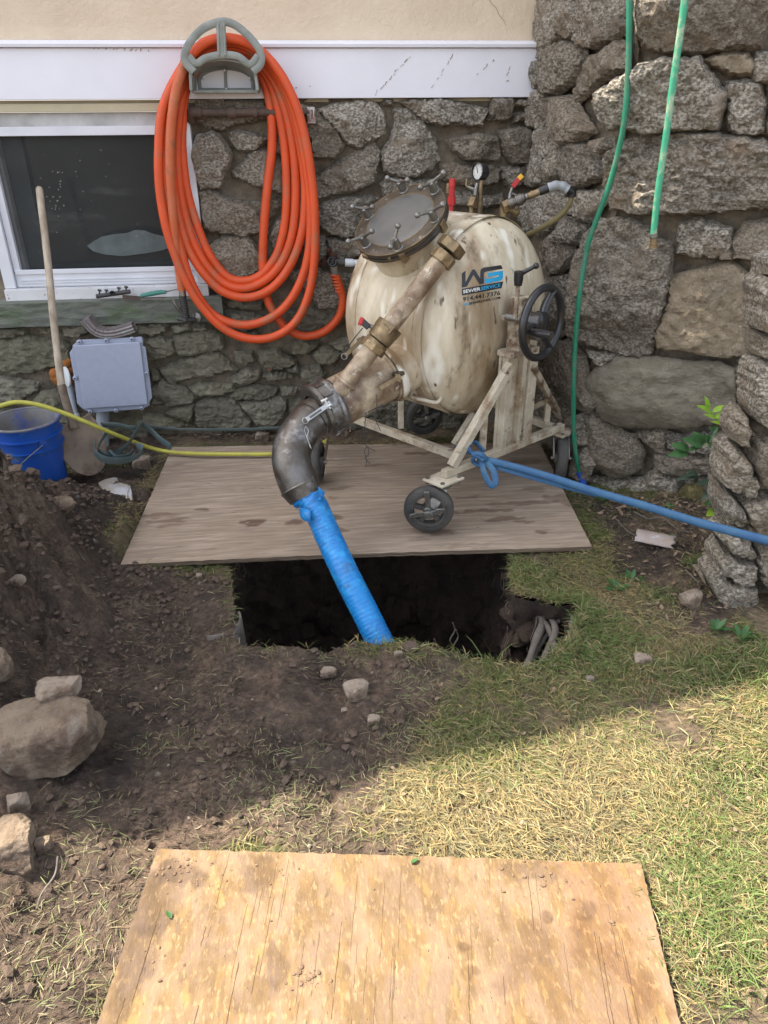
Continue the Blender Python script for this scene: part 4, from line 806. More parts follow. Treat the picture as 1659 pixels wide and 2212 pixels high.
# print on the drum
from mathutils.bvhtree import BVHTree
bv = BVHTree.FromPolygons([tuple(v) for v in [Vector(v.co)+rig.location for v in tank.data.vertices]], [tuple(p.vertices) for p in tank.data.polygons])
def decal(name, tris, m, lift):
    vs = []; fs = []
    for t in tris:
        T = [t]
        for _ in range(3):
            N_ = []
            for a, b, c in T:
                if max((a-b).length, (b-c).length, (c-a).length) > 40:
                    ab, bc, ca = (a+b)/2, (b+c)/2, (c+a)/2; N_ += [(a, ab, ca), (ab, b, bc), (ca, bc, c), (ab, bc, ca)]
                else: N_.append((a, b, c))
            T = N_
        for tri in T:
            n = len(vs)
            for p in tri:
                d = Vector(ray(*zz('l', p.x, p.y))).normalized(); h = bv.ray_cast(Vector(O), d); vs.append((h[0]+h[1]*lift*(1 if h[1].dot(d) < 0 else -1)) if h[0] else Vector(O)+d*2.9)
            fs.append((n, n+1, n+2))
    mb = MB(); mb.add(vs, fs); return mb.build(name, m, tank)
def ptris(pts):
    P = [Vector(p) for p in pts]; r = delaunay_2d_cdt(P, [], [list(range(len(P)))], 1, 1e-6); return [tuple(r[0][i] for i in f) for f in r[2]]
WGB = [(86, 225), (155, 172), (155, 390), (278, 155), (325, 145), (430, 318), (430, 190), (440, 150), (475, 120), (515, 110), (820, 66), (853, 133), (560, 185), (515, 200), (498, 235), (498, 412), (418, 428), (303, 245), (180, 470), (86, 490)]
WGC = [(577, 215), (857, 170), (857, 290), (840, 335), (790, 362), (515, 412), (515, 295), (530, 318), (560, 325), (735, 292), (770, 278), (790, 252), (577, 287)]
decal('logo_letters', ptris(WGB), 'ink', .0012); decal('logo_letters', ptris(WGC), 'cyan', .0012); decal('logo_bar', ptris([(87, 512), (861, 372), (827, 497), (87, 637)]), 'ink', .0012)
def textd(s, x0, y0, x1, y1, h, m, lift=.002):
    cu = bpy.data.curves.new('print', 'FONT'); cu.body = s; cu.size = 1; cu.offset = .022; cu.resolution_u = 3; to = bpy.data.objects.new('print', cu); C.objects.link(to)
    bpy.context.view_layer.update(); me = to.to_mesh(); me.calc_loop_triangles(); X = [v.co.x for v in me.vertices]; Yv = [v.co.y for v in me.vertices]; a, b = min(X), max(X); lo, hi = min(Yv), max(Yv)
    f = lambda v: Vector((x0+(v.x-a)/(b-a)*(x1-x0), y0+(v.x-a)/(b-a)*(y1-y0)-(v.y-lo)/(hi-lo)*h))
    tr = [tuple(f(me.vertices[i].co) for i in t.vertices) for t in me.loop_triangles]; to.to_mesh_clear(); bpy.data.objects.remove(to); bpy.data.curves.remove(cu); decal('lettering', tr, m, lift)
textd('SEWER', 107, 600, 432, 542, 64, 'paper'); textd('SERVICE', 438, 541, 805, 473, 66, 'cyan')
textd('914.441.7376', 105, 752, 803, 625, 84, 'ink', .0012); textd('WG', 111, 832, 218, 812, 48, 'cyan', .0012); textd('SEWERLINER.COM', 222, 811, 802, 697, 48, 'ink', .0012)
# frame in cream steel bar
ZF = .285
def fp(k, x, y, z=ZF): return gp(*zz(k, x, y), z)
fA = gp(958, 1024, ZF); fB = gp(1214, 921, ZF); fD = gp(700, 880, ZF); fC = fB+(fD-fA); jA = gp(990, 986, ZF)
def fbar(p, q, w=.032, h=.032, m='framep', up=(0, 0, 1), name='frame_bar'): mb = MB(); mb.bar(p, q, w, h, up); return mb.build(name, m, rig, .003)
fbar(fA, fB); fbar(jA, fD); fbar(fD, fC); fbar(fC+(fA-fB)*.06, fB+(fA-fB)*.06)
at_ = lambda k, x, y, t: zat(k, x, y, t)
PT = at(1104, 786, 2.90); fbar(fA+Vector((0, 0, .02))+(fB-fA)*.06, PT, .034, .034)
mid = fA.lerp(fB, .55)
dAB = (fB-fA).normalized(); top = .93
for (s0, ww) in ((-.075, .034), (.02, .028), (.075, .06)):
    b = mid+dAB*s0+Vector((0, 0, .0)); mb = MB(); mb.bar(b, Vector((b.x, b.y, .70))+u_*0, ww, .03, u_.normalized()); mb.build('pedestal_channel', 'framep', rig, .003)
mb = MB(); b = mid+dAB*.01-u_*.018; mb.box((b.x, b.y, .49), (dAB, u_, k_), (.11, .006, .21)); mb.build('pedestal_plate', 'framep', rig, .002)
pc = mid+dAB*-.035+u_*.012
mb = MB(); mb.box((pc.x, pc.y, .71), (dAB, u_, k_), (.075, .04, .012)); mb.box((pc.x, pc.y, .775), (dAB, u_, k_), (.036, .03, .055)); mb.box((pc.x-.02, pc.y-.01, .845), (dAB, u_, k_), (.046, .034, .010)); mb.box((pc.x, pc.y, .885), (dAB, u_, k_), (.034, .028, .035)); gb = mb.build('bearing_block', 'rusty', rig, .003)
mb = MB(); mb.cyl(TC+u_*.38, TC+u_*.47, .035, 24); mb.build('trunnion', 'galv', rig)
fbar(at(1150, 792, 3.02), fp(2, 1432, 292), .026, .026, 'rusty'); fbar(fp(2, 1362, 322)+Vector((0, 0, 0)), fp(2, 1362, 322)+Vector((0, 0, .115)), .026, .026)
fbar(fp(2, 1270, 285)+Vector((0, .0, .03)), fp(2, 1362, 322)+Vector((0, 0, .115)), .024, .024); fbar(fp(2, 1066, 440), fp(2, 1066, 440)+Vector((0, 0, .17)), .026, .026); fbar(fp(2, 935, 415), fp(2, 935, 415)+Vector((.09, .05, .12)), .026, .026)
fbar(at(866, 925, 3.72), at(866, 850, 3.66), .03, .03); fbar(at(780, 892, 3.3), at(812, 850, 3.3), .03, .03)
mb = MB(); mb.tube([at(892, 838, 3.02), at(889, 857, 3.0), at(915, 864, 2.98), at(944, 869, 2.97), at(956, 852, 2.98)], .008, 12); mb.build('grab_bar', 'framep', rig)
# corner plates and casters
def caster(pos, roll_dir, pl, brake, R_=.1):
    root = MB(); root.box((pl.x, pl.y, ZF-.022), (dAB, u_, k_), (.062, .052, .005)); pr_ = root.build('caster', 'framep', rig, .002)
    mb = MB()
    for a in (-1, 1):
        for b in (-1, 1): q = pl+dAB*.046*a+u_*.038*b; mb.lathe(Vector((q.x, q.y, ZF-.02)), k_, [(0, .009), (.008, .009), (.008, 0)], 6, False); mb.lathe(Vector((q.x, q.y, ZF-.04)), k_, [(0, 0), (0, .008), (.012, .008)], 6, False)
    mb.build('bolt', 'galv', pr_)
    r = Vector(roll_dir).normalized(); ax = r.cross(k_).normalized(); c = Vector((pos.x, pos.y, .05+R_))
    mb = MB(); mb.lathe(c-ax*.024, ax, [(0, R_*.72), (.001, R_*.90), (.006, R_*.97), (.014, R_), (.034, R_), (.042, R_*.97), (.047, R_*.90), (.048, R_*.72)], 48); mb.build('tyre', 'rubber', pr_)
    mb = MB(); mb.lathe(c-ax*.02, ax, [(0, R_*.73), (0, R_*.62), (.01, R_*.6), (.03, R_*.6), (.04, R_*.62), (.04, R_*.73)], 40); mb.cyl(c-ax*.03, c+ax*.03, R_*.24, 20)
    for i in range(5):
        a = i*2*PI/5+.4; d = r*math.cos(a)+k_*math.sin(a); mb.bar(c+d*R_*.2, c+d*R_*.66, .02, .018, ax)
    mb.build('wheel_hub', 'dusty_black', pr_, .002)
    mb = MB(); tp = Vector((pl.x, pl.y, ZF-.045)); mb.lathe(tp, k_, [(0, .03), (0, .04), (.018, .04), (.018, .02)], 24)
    for s in (-1, 1): mb.bar(c+ax*.034*s, tp+ax*.034*s+(tp-c).normalized()*0, .042, .005, ax)
    mb.bar(tp-ax*.038, tp+ax*.038, .05, .006); mb.cyl(c-ax*.046, c+ax*.046, .009, 12); mb.build('fork', 'galv', pr_, .0015)
    if brake:
        s = -1 if ax.dot(Vector((-.1, -1, 0))) < 0 else 1; e = ax*s
        mb = MB(); mb.bar(c+e*.05-r*.055+k_*-.004, c+e*.05+r*.05+k_*.014, .02, .005, e); mb.bar(c+e*.05-r*.075-k_*.008, c+e*.05-r*.05+k_*.0, .014, .012, e); mb.bar(c+e*.05+r*.03+k_*.02, c+e*.05+r*.066+k_*.024, .016, .012, e); mb.lathe(c+e*.046, e, [(0, .02), (.012, .018), (.014, .008), (.014, 0)], 18); mb.bar(c+e*.045-r*.0+k_*.03, c+e*.045-r*.01+k_*.10, .02, .01, e); mb.build('brake_lever', 'galv', pr_, .0015)
rr = Vector((.98, -.18, 0))
caster(gp(925, 1146, .05), rr, fA, True); caster(gp(1207, 1032, .05), (-.25, -1, 0), fB, False)
caster(gp(915, 937, .05), (.97, .2, 0), fC, True); caster(gp(687, 1040, .05), (-.2, -1, 0), Vector((fD.x-.0, fD.y, 0)), False)
# handwheel and lock lever
hw = at(1171, 698, 2.74); R0 = .142; hx = (u_+Vector((0, 0, .02))).normalized()
mb = MB(); mb.torus(hw, hx, R0-.014, .0145, 64, 18); hwl = mb.build('handwheel', 'black', rig)
mb = MB(); mb.lathe(hw-hx*.075, hx, [(0, 0), (0, .036), (.05, .036), (.052, .042), (.078, .042), (.084, .036), (.086, 0)], 32); mb.build('hub', 'black', hwl)
e1_ = k_.cross(hx).normalized(); e2_ = hx.cross(e1_)
mb = MB()
for a in (62, 182, 302): a = math.radians(a); d = e1_*math.cos(a)+e2_*math.sin(a); mb.tube([hw-hx*.01+d*.03, hw-hx*.012+d*.07, hw+d*(R0-.012)], .013, 12, flat=(1.3, .7), up=tuple(hx))
mb.build('spoke', 'black', hwl)
mb = MB(); q = at(1149, 702, 2.70); mb.tube([zat('v', 490, 676, 2.70), zat('v', 600, 690, 2.66), zat('v', 690, 703, 2.62)], lambda t: .0125+.003*math.sin(PI*t), 18); mb.build('crank_grip', 'black', hwl)
mb = MB(); mb.cyl(hw-hx*.075, hw-hx*.16, .014, 16); mb.build('shaft', 'galv', rig)
la = zat('v', 398, 500, 2.76); lb = zat('v', 415, 275, 2.71)
mb = MB(); mb.cyl(la-Vector((0, 0, .03)), lb, .0085, 16); ll = mb.build('lock_rod', 'rusty', rig)
mb = MB(); mb.lathe(lb-(lb-la).normalized()*.01, lb-la, [(0, 0), (0, .014), (.02, .017), (.05, .018), (.052, .012), (.053, 0)], 18); a = zat('v', 430, 205, 2.70); b = zat('v', 560, 138, 2.68); mb.tube([a, b], lambda t: .0095-.003*t, 12, sub=0); mb.ball(b, .0115, 16); mb.build('lock_lever', 'black', ll)
# ------------------------------------------------------------------ hose hanger and the orange hose
def pw(k, x, y, dy): return onp(*zz(k, x, y), (0, W-dy, 0), (0, -1, 0))
hg = thing('hose_hanger', pw(3, 1040, 430, .02), 'grey green arched hose hanger screwed to the white trim board', 'hose hanger')
P3_ = lambda L_, dy: [pw(3, x, y, dy) for x, y in L_]
YA = (0, 1, 0)
mb = MB(); mb.tube(P3_([(905, 335), (872, 300), (860, 262), (885, 200), (945, 135), (1030, 102), (1095, 116), (1160, 168), (1206, 225), (1220, 268), (1212, 305), (1180, 335)], .19), .014, 14, flat=(.45, 1.1), up=YA); mb.build('front_arch', 'hanger', hg)
mb = MB(); mb.bar(pw(3, 1030, 108, .19), pw(3, 1037, 262, .19), .038, .012, (0, -1, 0)); mb.bar(pw(3, 1018, 108, .195), pw(3, 1022, 262, .195), .008, .014, (0, -1, 0)); mb.bar(pw(3, 1045, 112, .195), pw(3, 1052, 262, .195), .008, .014, (0, -1, 0)); mb.build('centre_post', 'hanger', hg, .003)
sadF = [(880, 262), (915, 296), (960, 272), (1035, 256), (1110, 264), (1165, 300), (1205, 262)]
mb = MB(); mb.tube(P3_(sadF, .19), .011, 12, flat=(.6, 1.3), up=YA); mb.build('front_band', 'hanger', hg)
sad = [(905, 330), (935, 300), (980, 283), (1040, 275), (1100, 283), (1150, 303), (1185, 335)]
mb = MB(); A = spline(P3_(sad, .18), 5); B_ = spline(P3_([(x, y+40) for x, y in sad], .02), 5); n = len(A); vs = A+B_; vs2 = [v-Vector((0, 0, .006)) for v in vs]
mb.add(vs+vs2, [(i, i+1, n+i+1, n+i) for i in range(n-1)]+[(2*n+i, 3*n+i, 3*n+i+1, 2*n+i+1) for i in range(n-1)]+[(i, 2*n+i, 2*n+i+1, i+1) for i in range(n-1)]); mb.build('saddle', 'hanger', hg)
mb = MB()
for a, b in (((898, 330), (902, 425)), ((1192, 330), (1206, 425))): mb.bar(pw(3, *a, .105), pw(3, *b, .105), .012, .155, (0, -1, 0))
mb.bar(pw(3, 900, 428, .06), pw(3, 1208, 428, .06), .012, .10, (0, -1, 0)); mb.build('side_web', 'hanger', hg, .002)
mb = MB(); mb.tube(P3_([(935, 425), (930, 365), (960, 335), (1000, 322), (1050, 316), (1110, 324), (1150, 340), (1175, 370), (1182, 425)], .022), .007, 10, flat=(.7, 1.3), up=YA); mb.bar(pw(3, 1050, 318, .025), pw(3, 1055, 425, .025), .012, .012, (0, -1, 0)); mb.bar(pw(3, 930, 418, .025), pw(3, 1185, 418, .025), .012, .01, (0, -1, 0)); mb.build('back_plate', 'hanger', hg, .002)
mb = MB()
for x, y in ((945, 365), (1165, 365), (1048, 328), (1055, 415)): p = pw(3, x, y, .032); mb.lathe(p, (0, -1, 0), [(0, .005), (.002, .004), (.0025, 0)], 12)
mb.build('screw', 'chrome', hg)
HR = .0205
def lp(L_, d0, d1=None): d1 = d0 if d1 is None else d1; n = len(L_); return [pw(3, x, y, d0+(d1-d0)*i/(n-1)) for i, (x, y) in enumerate(L_)]
path = lp([(1580, 1325), (1600, 1400), (1580, 1480), (1510, 1548), (1420, 1568), (1340, 1535), (1280, 1460), (1243, 1380)], .10, .05)
path += lp([(1226, 1250), (1232, 1050), (1250, 850), (1268, 700), (1268, 560), (1248, 430), (1205, 330), (1150, 295), (1060, 272), (960, 285), (895, 350), (862, 440)], .045, .055)
LPS = [[(852, 540), (850, 700), (875, 900), (930, 1080), (985, 1200), (1060, 1290), (1140, 1310), (1220, 1280), (1290, 1190), (1328, 1050), (1338, 880), (1328, 680), (1298, 500), (1252, 370), (1185, 290), (1100, 255), (1000, 262), (915, 320), (858, 420)],
       [(835, 560), (826, 720), (845, 920), (895, 1110), (962, 1235), (1045, 1320), (1135, 1345), (1230, 1312), (1310, 1230), (1362, 1100), (1380, 920), (1372, 720), (1340, 540), (1285, 390), (1210, 290), (1110, 238), (990, 245), (895, 310), (840, 420)],
       [(800, 560), (800, 760), (822, 960), (875, 1150), (950, 1275), (1040, 1360), (1150, 1388), (1260, 1350), (1350, 1245), (1408, 1090), (1425, 900), (1408, 720), (1368, 540), (1308, 390), (1225, 280), (1110, 220), (985, 226), (885, 300), (818, 420)],
       [(770, 560), (765, 760), (790, 960), (840, 1150), (893, 1320), (980, 1455), (1090, 1510), (1200, 1508), (1310, 1450), (1390, 1340), (1438, 1190), (1450, 1000), (1435, 820), (1400, 620), (1345, 440), (1260, 300), (1150, 215), (1040, 195), (940, 222), (850, 320)],
       [(762, 500), (741, 700), (745, 880), (775, 1060), (820, 1200), (862, 1300), (930, 1415), (1040, 1530), (1160, 1580), (1280, 1570), (1380, 1500), (1442, 1370), (1468, 1200), (1468, 1000), (1452, 820), (1422, 640), (1372, 470), (1290, 320), (1180, 215), (1060, 180), (950, 205), (865, 290)]]
for i, L_ in enumerate(LPS): path += lp(L_, .055+.019*i, .055+.019*(i+1))
hose = thing('garden_hose', pw(3, 1100, 1500, .1), 'long orange rubber hose coiled in loops over the wall hanger', 'hose')
mb = MB(); mb.tube(path, HR, 16, sub=9); mb.build('hose_coil', 'orange', hose)
mb = MB(); mb.tube([path[-1]]+lp([(822, 420), (798, 600), (794, 800), (806, 1000), (824, 1170), (842, 1300), (850, 1352)], .152, .11), HR+.0005, 16, sub=9); mb.build('hose_end', 'orange_dirty', hose)
mb = MB(); mb.tube(lp([(850, 1350), (853, 1378)], .11), .017, 16, sub=0); mb.build('brass_ferrule', 'chrome', hose)
mb = MB(); mb.tube(lp([(1560, 1268), (1575, 1300), (1583, 1340)], .10), .0165, 16, sub=4)
for i in range(6): p = pw(3, 1562+4.2*i, 1285+15*i, .10); mb.torus(p, (.2, 0, 1), .0185, .004, 20, 8)
mb.build('bend_guard', 'orange', hose)
mb = MB(); mb.cyl(pw(3, 1556, 1240, .10), pw(3, 1566, 1282, .10), .020, 8, smooth=False); mb.build('hose_coupling', 'chrome', hose, .002)
# taps and pipes on the basement wall
tp = thing('wall_tap', pw(3, 1550, 1225, .05), 'small black hand wheel tap feeding the orange hose, beside the cream drum', 'tap')
mb = MB(); c = pw(3, 1550, 1222, .13)
mb.torus(c, (0, -1, .2), .019, .005, 24, 8); mb.cyl(c+Vector((0, .012, 0)), c-Vector((0, .006, 0)), .009, 12)
for i in range(6): a = i*PI/3; d = Vector((math.cos(a), 0, math.sin(a))); mb.tube([c, c+d*.019], .004, 8, sub=0); mb.ball(c+d*.021, .006, 8)
mb.build('hand_wheel', 'black', tp)
mb = MB(); mb.cyl(pw(3, 1545, 1225, .0), pw(3, 1550, 1225, .115), .013, 14); mb.cyl(pw(3, 1550, 1225, .10), pw(3, 1556, 1245, .10), .014, 14); mb.cyl(pw(3, 1550, 1222, .10), pw(3, 1612, 1225, .10), .016, 16); mb.build('tap_body', 'dusty_black', tp)
mb = MB(); mb.cyl(pw(3, 1610, 1225, .10), pw(3, 1648, 1227, .10), .019, 18); mb.cyl(pw(3, 1646, 1227, .10), pw(3, 1780, 1232, .10), .016, 18); mb.build('white_pipe', 'white', tp)
mb = MB(); r0 = pw(3, 1530, 1210, .02); 
for i in range(9): mb.ball(r0+Vector((random.uniform(-.03, .03), -.005, random.uniform(-.04, .05))), random.uniform(.012, .024), 10, (1, .5, 1))
G['rustmud'] = mat('rust_sealant', (.12, .045, .025), (.07, .03, .02), 20, .8, bump=.6); mb.build('old_sealant', 'rustmud', tp)
ip = thing('iron_pipe', pw(3, 1100, 525, .05), 'dark rusty iron pipe running level behind the orange hose under the trim board', 'pipe')
mb = MB(); mb.cyl(pw(3, 905, 525, .055), pw(3, 1440, 522, .055), .017, 20); mb.build('pipe_run', 'iron', ip)
mb = MB(); mb.tube([pw(3, 940, 525, .055), pw(3, 898, 525, .055), pw(3, 893, 560, .02)], .0225, 16); mb.build('pipe_elbow', 'iron', ip); mb = MB(); mb.lathe(pw(3, 928, 525, .055), (1, 0, 0), [(0, .02), (0, .025), (.012, .025), (.012, .02)], 20); mb.build('coupling', 'iron', ip); mb = MB(); mb.lathe(pw(3, 1062, 525, .055), (1, 0, 0), [(0, .018), (0, .0235), (.036, .0235), (.036, .018)], 20); mb.build('coupling', 'iron', ip); mb = MB(); mb.lathe(pw(3, 1180, 525, .055), (1, 0, 0), [(0, .018), (0, .0225), (.02, .0225), (.02, .018)], 20); mb.build('coupling', 'iron', ip)
mb = MB(); mb.box(pw(3, 1452, 538, .05), ((1, 0, 0), (0, 1, 0), (0, 0, 1)), (.018, .02, .033)); cl = mb.build('clamp_block', 'clear', ip, .003)
mb = MB(); mb.tube([pw(3, 1445, 560, .075), pw(3, 1447, 515, .075), pw(3, 1460, 512, .075), pw(3, 1462, 545, .075)], .004, 8); mb.build('clamp_loop', 'chrome', ip)
fa = thing('hose_tap', pw('k', 1420, 460, .05), 'weathered lever tap under the window sill with a black threaded hose end', 'tap')
mb = MB(); mb.tube([pw('k', 1290, 468, .10), pw('k', 1340, 475, .11), pw('k', 1420, 478, .09), pw('k', 1445, 470, .03)], .011, 12); mb.ball(pw('k', 1345, 480, .11), .016, 12); mb.build('tap_body', 'pipe_black', fa)
mb = MB(); mb.tube([pw('k', 1255, 335, .13), pw('k', 1280, 380, .13), pw('k', 1325, 440, .12)], lambda t: .009-.003*t, 10); mb.build('tap_lever', 'galv', fa)
mb = MB(); p = pw('k', 1428, 460, .085); mb.lathe(p, (-.35, -1, .1), [(0, .0), (0, .024), (.005, .024), (.007, .015), (.012, 0)], 24); mb.build('cover_disc', 'galv', fa)
mb = MB(); a, b = pw('k', 1325, 305, .11), pw('k', 1350, 465, .11); mb.cyl(a, b, .015, 16)
for i in range(11): mb.torus(a.lerp(b, i/11), b-a, .0165, .003, 18, 6)
mb.build('threaded_end', 'pipe_black', fa)
# tools lying on the sill
ps = lambda x, y, dy=.07: pw('k', x, y, dy)
tf = thing('pipe_fitting', ps(830, 322), 'black plastic manifold fitting with nozzles lying on the window sill', 'pipe fitting')
mb = MB(); mb.cyl(ps(700, 308), ps(945, 272), .0105, 16); mb.build('manifold', 'pipe_black', tf)
mb = MB(); mb.lathe(ps(820, 285, .075), (0, -1, .15), [(0, 0), (0, .012), (.015, .013), (.02, .010), (.012, .006)], 18)
for x, y in ((722, 262), (772, 262), (862, 245), (915, 238)): mb.cyl(ps(x, y+32), ps(x, y+8), .004, 10); mb.bar(ps(x-12, y), ps(x+14, y+4), .008, .008)
mb.build('nozzle', 'pipe_black', tf)
tr = thing('hand_trowel', ps(1050, 325), 'green handled trowel lying on the window sill beside the black fitting', 'trowel')
mb = MB(); mb.tube([ps(1022, 305, .1), ps(1080, 292, .1), ps(1150, 280, .1), ps(1205, 276, .1)], lambda t: .0085+.0025*math.sin(PI*t), 16); mb.build('grip', 'tgreen', tr)
mb = MB(); mb.bar(ps(890, 312, .09), ps(1020, 322, .09), .02, .004, (0, -1, 0)); mb.prism([ps(1010, 322, .11), ps(1180, 318, .12), ps(1212, 312, .10), ps(1150, 312, .07), ps(1030, 316, .08)], (0, 0, -.002)); mb.build('blade', 'iron', tr)
mb = MB(); mb.tube([ps(1200, 277, .1), ps(1230, 268, .08), ps(1290, 256, .07)], .003, 8); mb.build('shank', 'galv', tr)
# junction box, downspout elbow and conduit
bp = lambda x, y, dy=.15: pw('c', x, y, dy)
jb = thing('junction_box', bp(900, 620, .02), 'pale grey square electrical box hanging slightly tilted low on the stone wall', 'junction box')
mb = MB(); mb.prism([bp(*q, .12) for q in ((620, 385), (1140, 355), (1205, 860), (685, 885))], (0, .11, 0)); mb.build('box_body', 'box2', jb, .004)
mb = MB(); mb.prism([bp(*q, .140) for q in ((625, 332), (1158, 305), (1166, 345), (1163, 378), (1188, 392), (1242, 800), (1215, 842), (1222, 862), (1168, 892), (745, 926), (712, 912), (668, 888), (630, 850), (605, 640), (567, 436), (592, 398), (592, 375), (620, 350))], (0, .012, 0)); mb.build('flange', 'box', jb, .003)
mb = MB(); mb.prism([bp(*q, .158) for q in ((605, 388), (612, 376), (1128, 346), (1144, 352), (1205, 850), (1198, 858), (690, 892), (682, 888))], (0, .017, 0)); mb.build('lid', 'box', jb, .005)
for x, y, hx_ in ((650, 345, 1), (866, 332, 1), (1077, 322, 1), (612, 640, 0), (1197, 602, 0), (738, 915, 1), (948, 904, 1), (1158, 885, 1)):
    p = bp(x, y, .150); mb = MB(); mb.lathe(p, (0, -1, 0), [(-.008, .011), (.004, .010), (.007, .006), (.005, 0)], 14); s_ = mb.build('screw', 'box', jb); mb = MB(); mb.bar(p+Vector((-.005, -.0072, 0)), p+Vector((.005, -.0072, 0)), .0018, .001, (0, -1, 0)); mb.bar(p+Vector((0, -.0072, -.005)), p+Vector((0, -.0072, .005)), .0018, .001, (0, -1, 0)); mb.build('screw_slot', 'black', s_)
mb = MB(); mb.cyl(bp(840, 1020, .08), bp(840, 890, .08), .032, 24); mb.cyl(bp(850, 1300, .08), bp(842, 1000, .08), .028, 24); mb.build('conduit_riser', 'pvc', jb)
ds = thing('downspout_elbow', bp(900, 290, .15), 'curved ribbed brown metal downspout elbow lying on top of the grey box', 'downspout elbow')
dpts = [bp(x, y, .12) for x, y in ((700, 150), (735, 195), (790, 245), (860, 268), (950, 262), (1030, 240), (1098, 218))]
SPL = spline(dpts, 10); n = len(SPL); vs = []; fs = []; prof_ = []
for q in range(40):
    a = q/40*2*PI; ca, sa = math.cos(a), math.sin(a); r = 1/max(abs(ca), abs(sa))**.75; prof_.append((ca*r*.024*(1+.07*math.cos(q*PI/2)), sa*r*.030*(1+.07*math.cos(q*PI/2))))
for i, p in enumerate(SPL):
    d = (SPL[min(i+1, n-1)]-SPL[max(i-1, 0)]).normalized(); a = Vector((0, 1, 0)); a = (a-d*a.dot(d)).normalized(); b = d.cross(a); u = i/(n-1); k = 1-.07*((i % 5) == 0 and .25 < u < .72); k *= (1.04-.06*u)
    for (y, x) in prof_: vs.append(p+a*x*k+b*y*k)
for i in range(n-1):
    for q in range(40): fs.append((i*40+q, i*40+(q+1) % 40, (i+1)*40+(q+1) % 40, (i+1)*40+q))
mb = MB(); mb.add(vs, fs); o = mb.build('elbow_shell', 'spout', ds); sm_ = o.modifiers.new('thick', 'SOLIDIFY'); sm_.thickness = .0015
cn = thing('conduit', pw('k', 560, 1300, .1), 'pale grey conduit pipe bending down behind the shovel beside the grey box', 'conduit')
mb = MB(); mb.tube([pw('k', 500, 930, .06), pw('k', 520, 1030, .07), pw('k', 545, 1150, .09), pw('k', 590, 1270, .11), pw('k', 640, 1400, .14)], .0145, 16); mb.build('pipe_run', 'pvc', cn)
mb = MB(); mb.tube([pw('k', 546, 1160, .095), pw('k', 565, 1215, .10)], .0175, 16, sub=0); mb.build('pipe_sleeve', 'white', cn)
fm = thing('foam_patch', pw('k', 440, 880, .05), 'lumpy orange foam patch with a white round cover behind the shovel handle', 'foam patch')
mb = MB()
for x, y, r in ((400, 870, .03), (430, 910, .035), (400, 900, .026), (480, 800, .024), (510, 850, .022), (460, 850, .034), (515, 930, .024), (500, 780, .016)): mb.ball(pw('k', x, y, .03), r, 14, (1, .7, 1))
o = mb.build('foam', 'foam', fm)
mb = MB(); mb.lathe(pw('k', 488, 890, .075), (-.9, -.6, .1), [(0, 0), (0, .05), (.006, .05), (.008, .046), (.009, 0)], 32); mb.build('cover_plate', 'white', fm)
# bucket
bc = gp(52, 907, .36); bc = Vector((bc.x, bc.y, 0))
bk = thing('bucket', (bc.x, bc.y, 0), 'muddy bright blue plastic bucket with a wire handle, half behind the spoil heap', 'bucket')
mb = MB(); mb.lathe((bc.x, bc.y, 0), (0, 0, 1), [(0, 0), (0, .118), (.245, .134), (.246, .145), (.25, .145), (.252, .136), (.30, .138), (.301, .150), (.306, .150), (.308, .139), (.352, .141), (.353, .150), (.362, .151), (.365, .144)], 56); mb.build('bucket_shell', 'bucket', bk)
mb = MB(); mb.lathe((bc.x, bc.y, 0), (0, 0, 1), [(.365, .144), (.35, .136), (.12, .122), (.10, 0)], 48); mb.build('bucket_inside', 'bucket_in', bk)
mb = MB(); mb.torus((bc.x, bc.y, .363), (0, 0, 1), .147, .006, 60, 8); mb.build('rim', 'bucket_in', bk)
hx0 = Vector((bc.x+.09, bc.y-.108, .285)); mb = MB(); mb.lathe(hx0-Vector((.0, -.01, 0)), (.6, -.8, 0), [(0, .02), (.012, .018), (.014, 0)], 18); mb.build('handle_lug', 'bucket', bk)
mb = MB(); mb.tube([hx0+Vector((.008, -.012, 0)), hx0+Vector((-.04, -.055, -.03)), hx0+Vector((-.10, -.09, -.07)), hx0+Vector((-.18, -.10, -.09))], .0022, 8); mb.build('wire_handle', 'galv', bk)
# shovel
s0 = pw(0, 85, 410, .045); s1 = gp(158, 905, .2); s2 = gp(196, 1012, .02)
s0 = at(85, 410, 3.27); sE = at(190, 1012, 3.47); 
sd_ = (sE-s0).normalized(); LS = (sE-s0).length
def sp_(x, y): 
    a = np.array(s0); d = np.array(sd_); r = ray(x, y); n = np.cross(d, np.cross(r, d)); t = np.dot(a-O, n)/np.dot(r, n); return Vector(O+r*t)
hS = sp_(133, 836); hB = sp_(152, 900)
sv = thing('shovel', sE, 'long wooden handled shovel with a muddy blade leaning against the window', 'shovel')
mb = MB(); mb.tube([s0, s0.lerp(hS, .33)+Vector((.002, 0, 0)), s0.lerp(hS, .66)-Vector((.002, 0, 0)), hS], lambda t: .0155+.0015*t, 18); mb.ball(s0, .0155, 14); mb.build('handle', 'wood', sv)
mb = MB(); mb.tube([hS-sd_*.01, hB, sp_(160, 925)], lambda t: .0185+.004*t*t, 18, flat=(1, 1)); sk = mb.build('socket', 'muddy', sv)
bt = sp_(151, 905); tipv = at(203, 1020, 3.42); bd = (tipv-bt).normalized(); toC = (Vector(O)-bt).normalized(); bx_ = bd.cross(toC).normalized(); bz = bx_.cross(bd).normalized(); BLn = (tipv-bt).length
bx_ = bx_ if bx_.x > 0 else -bx_
mb = MB()
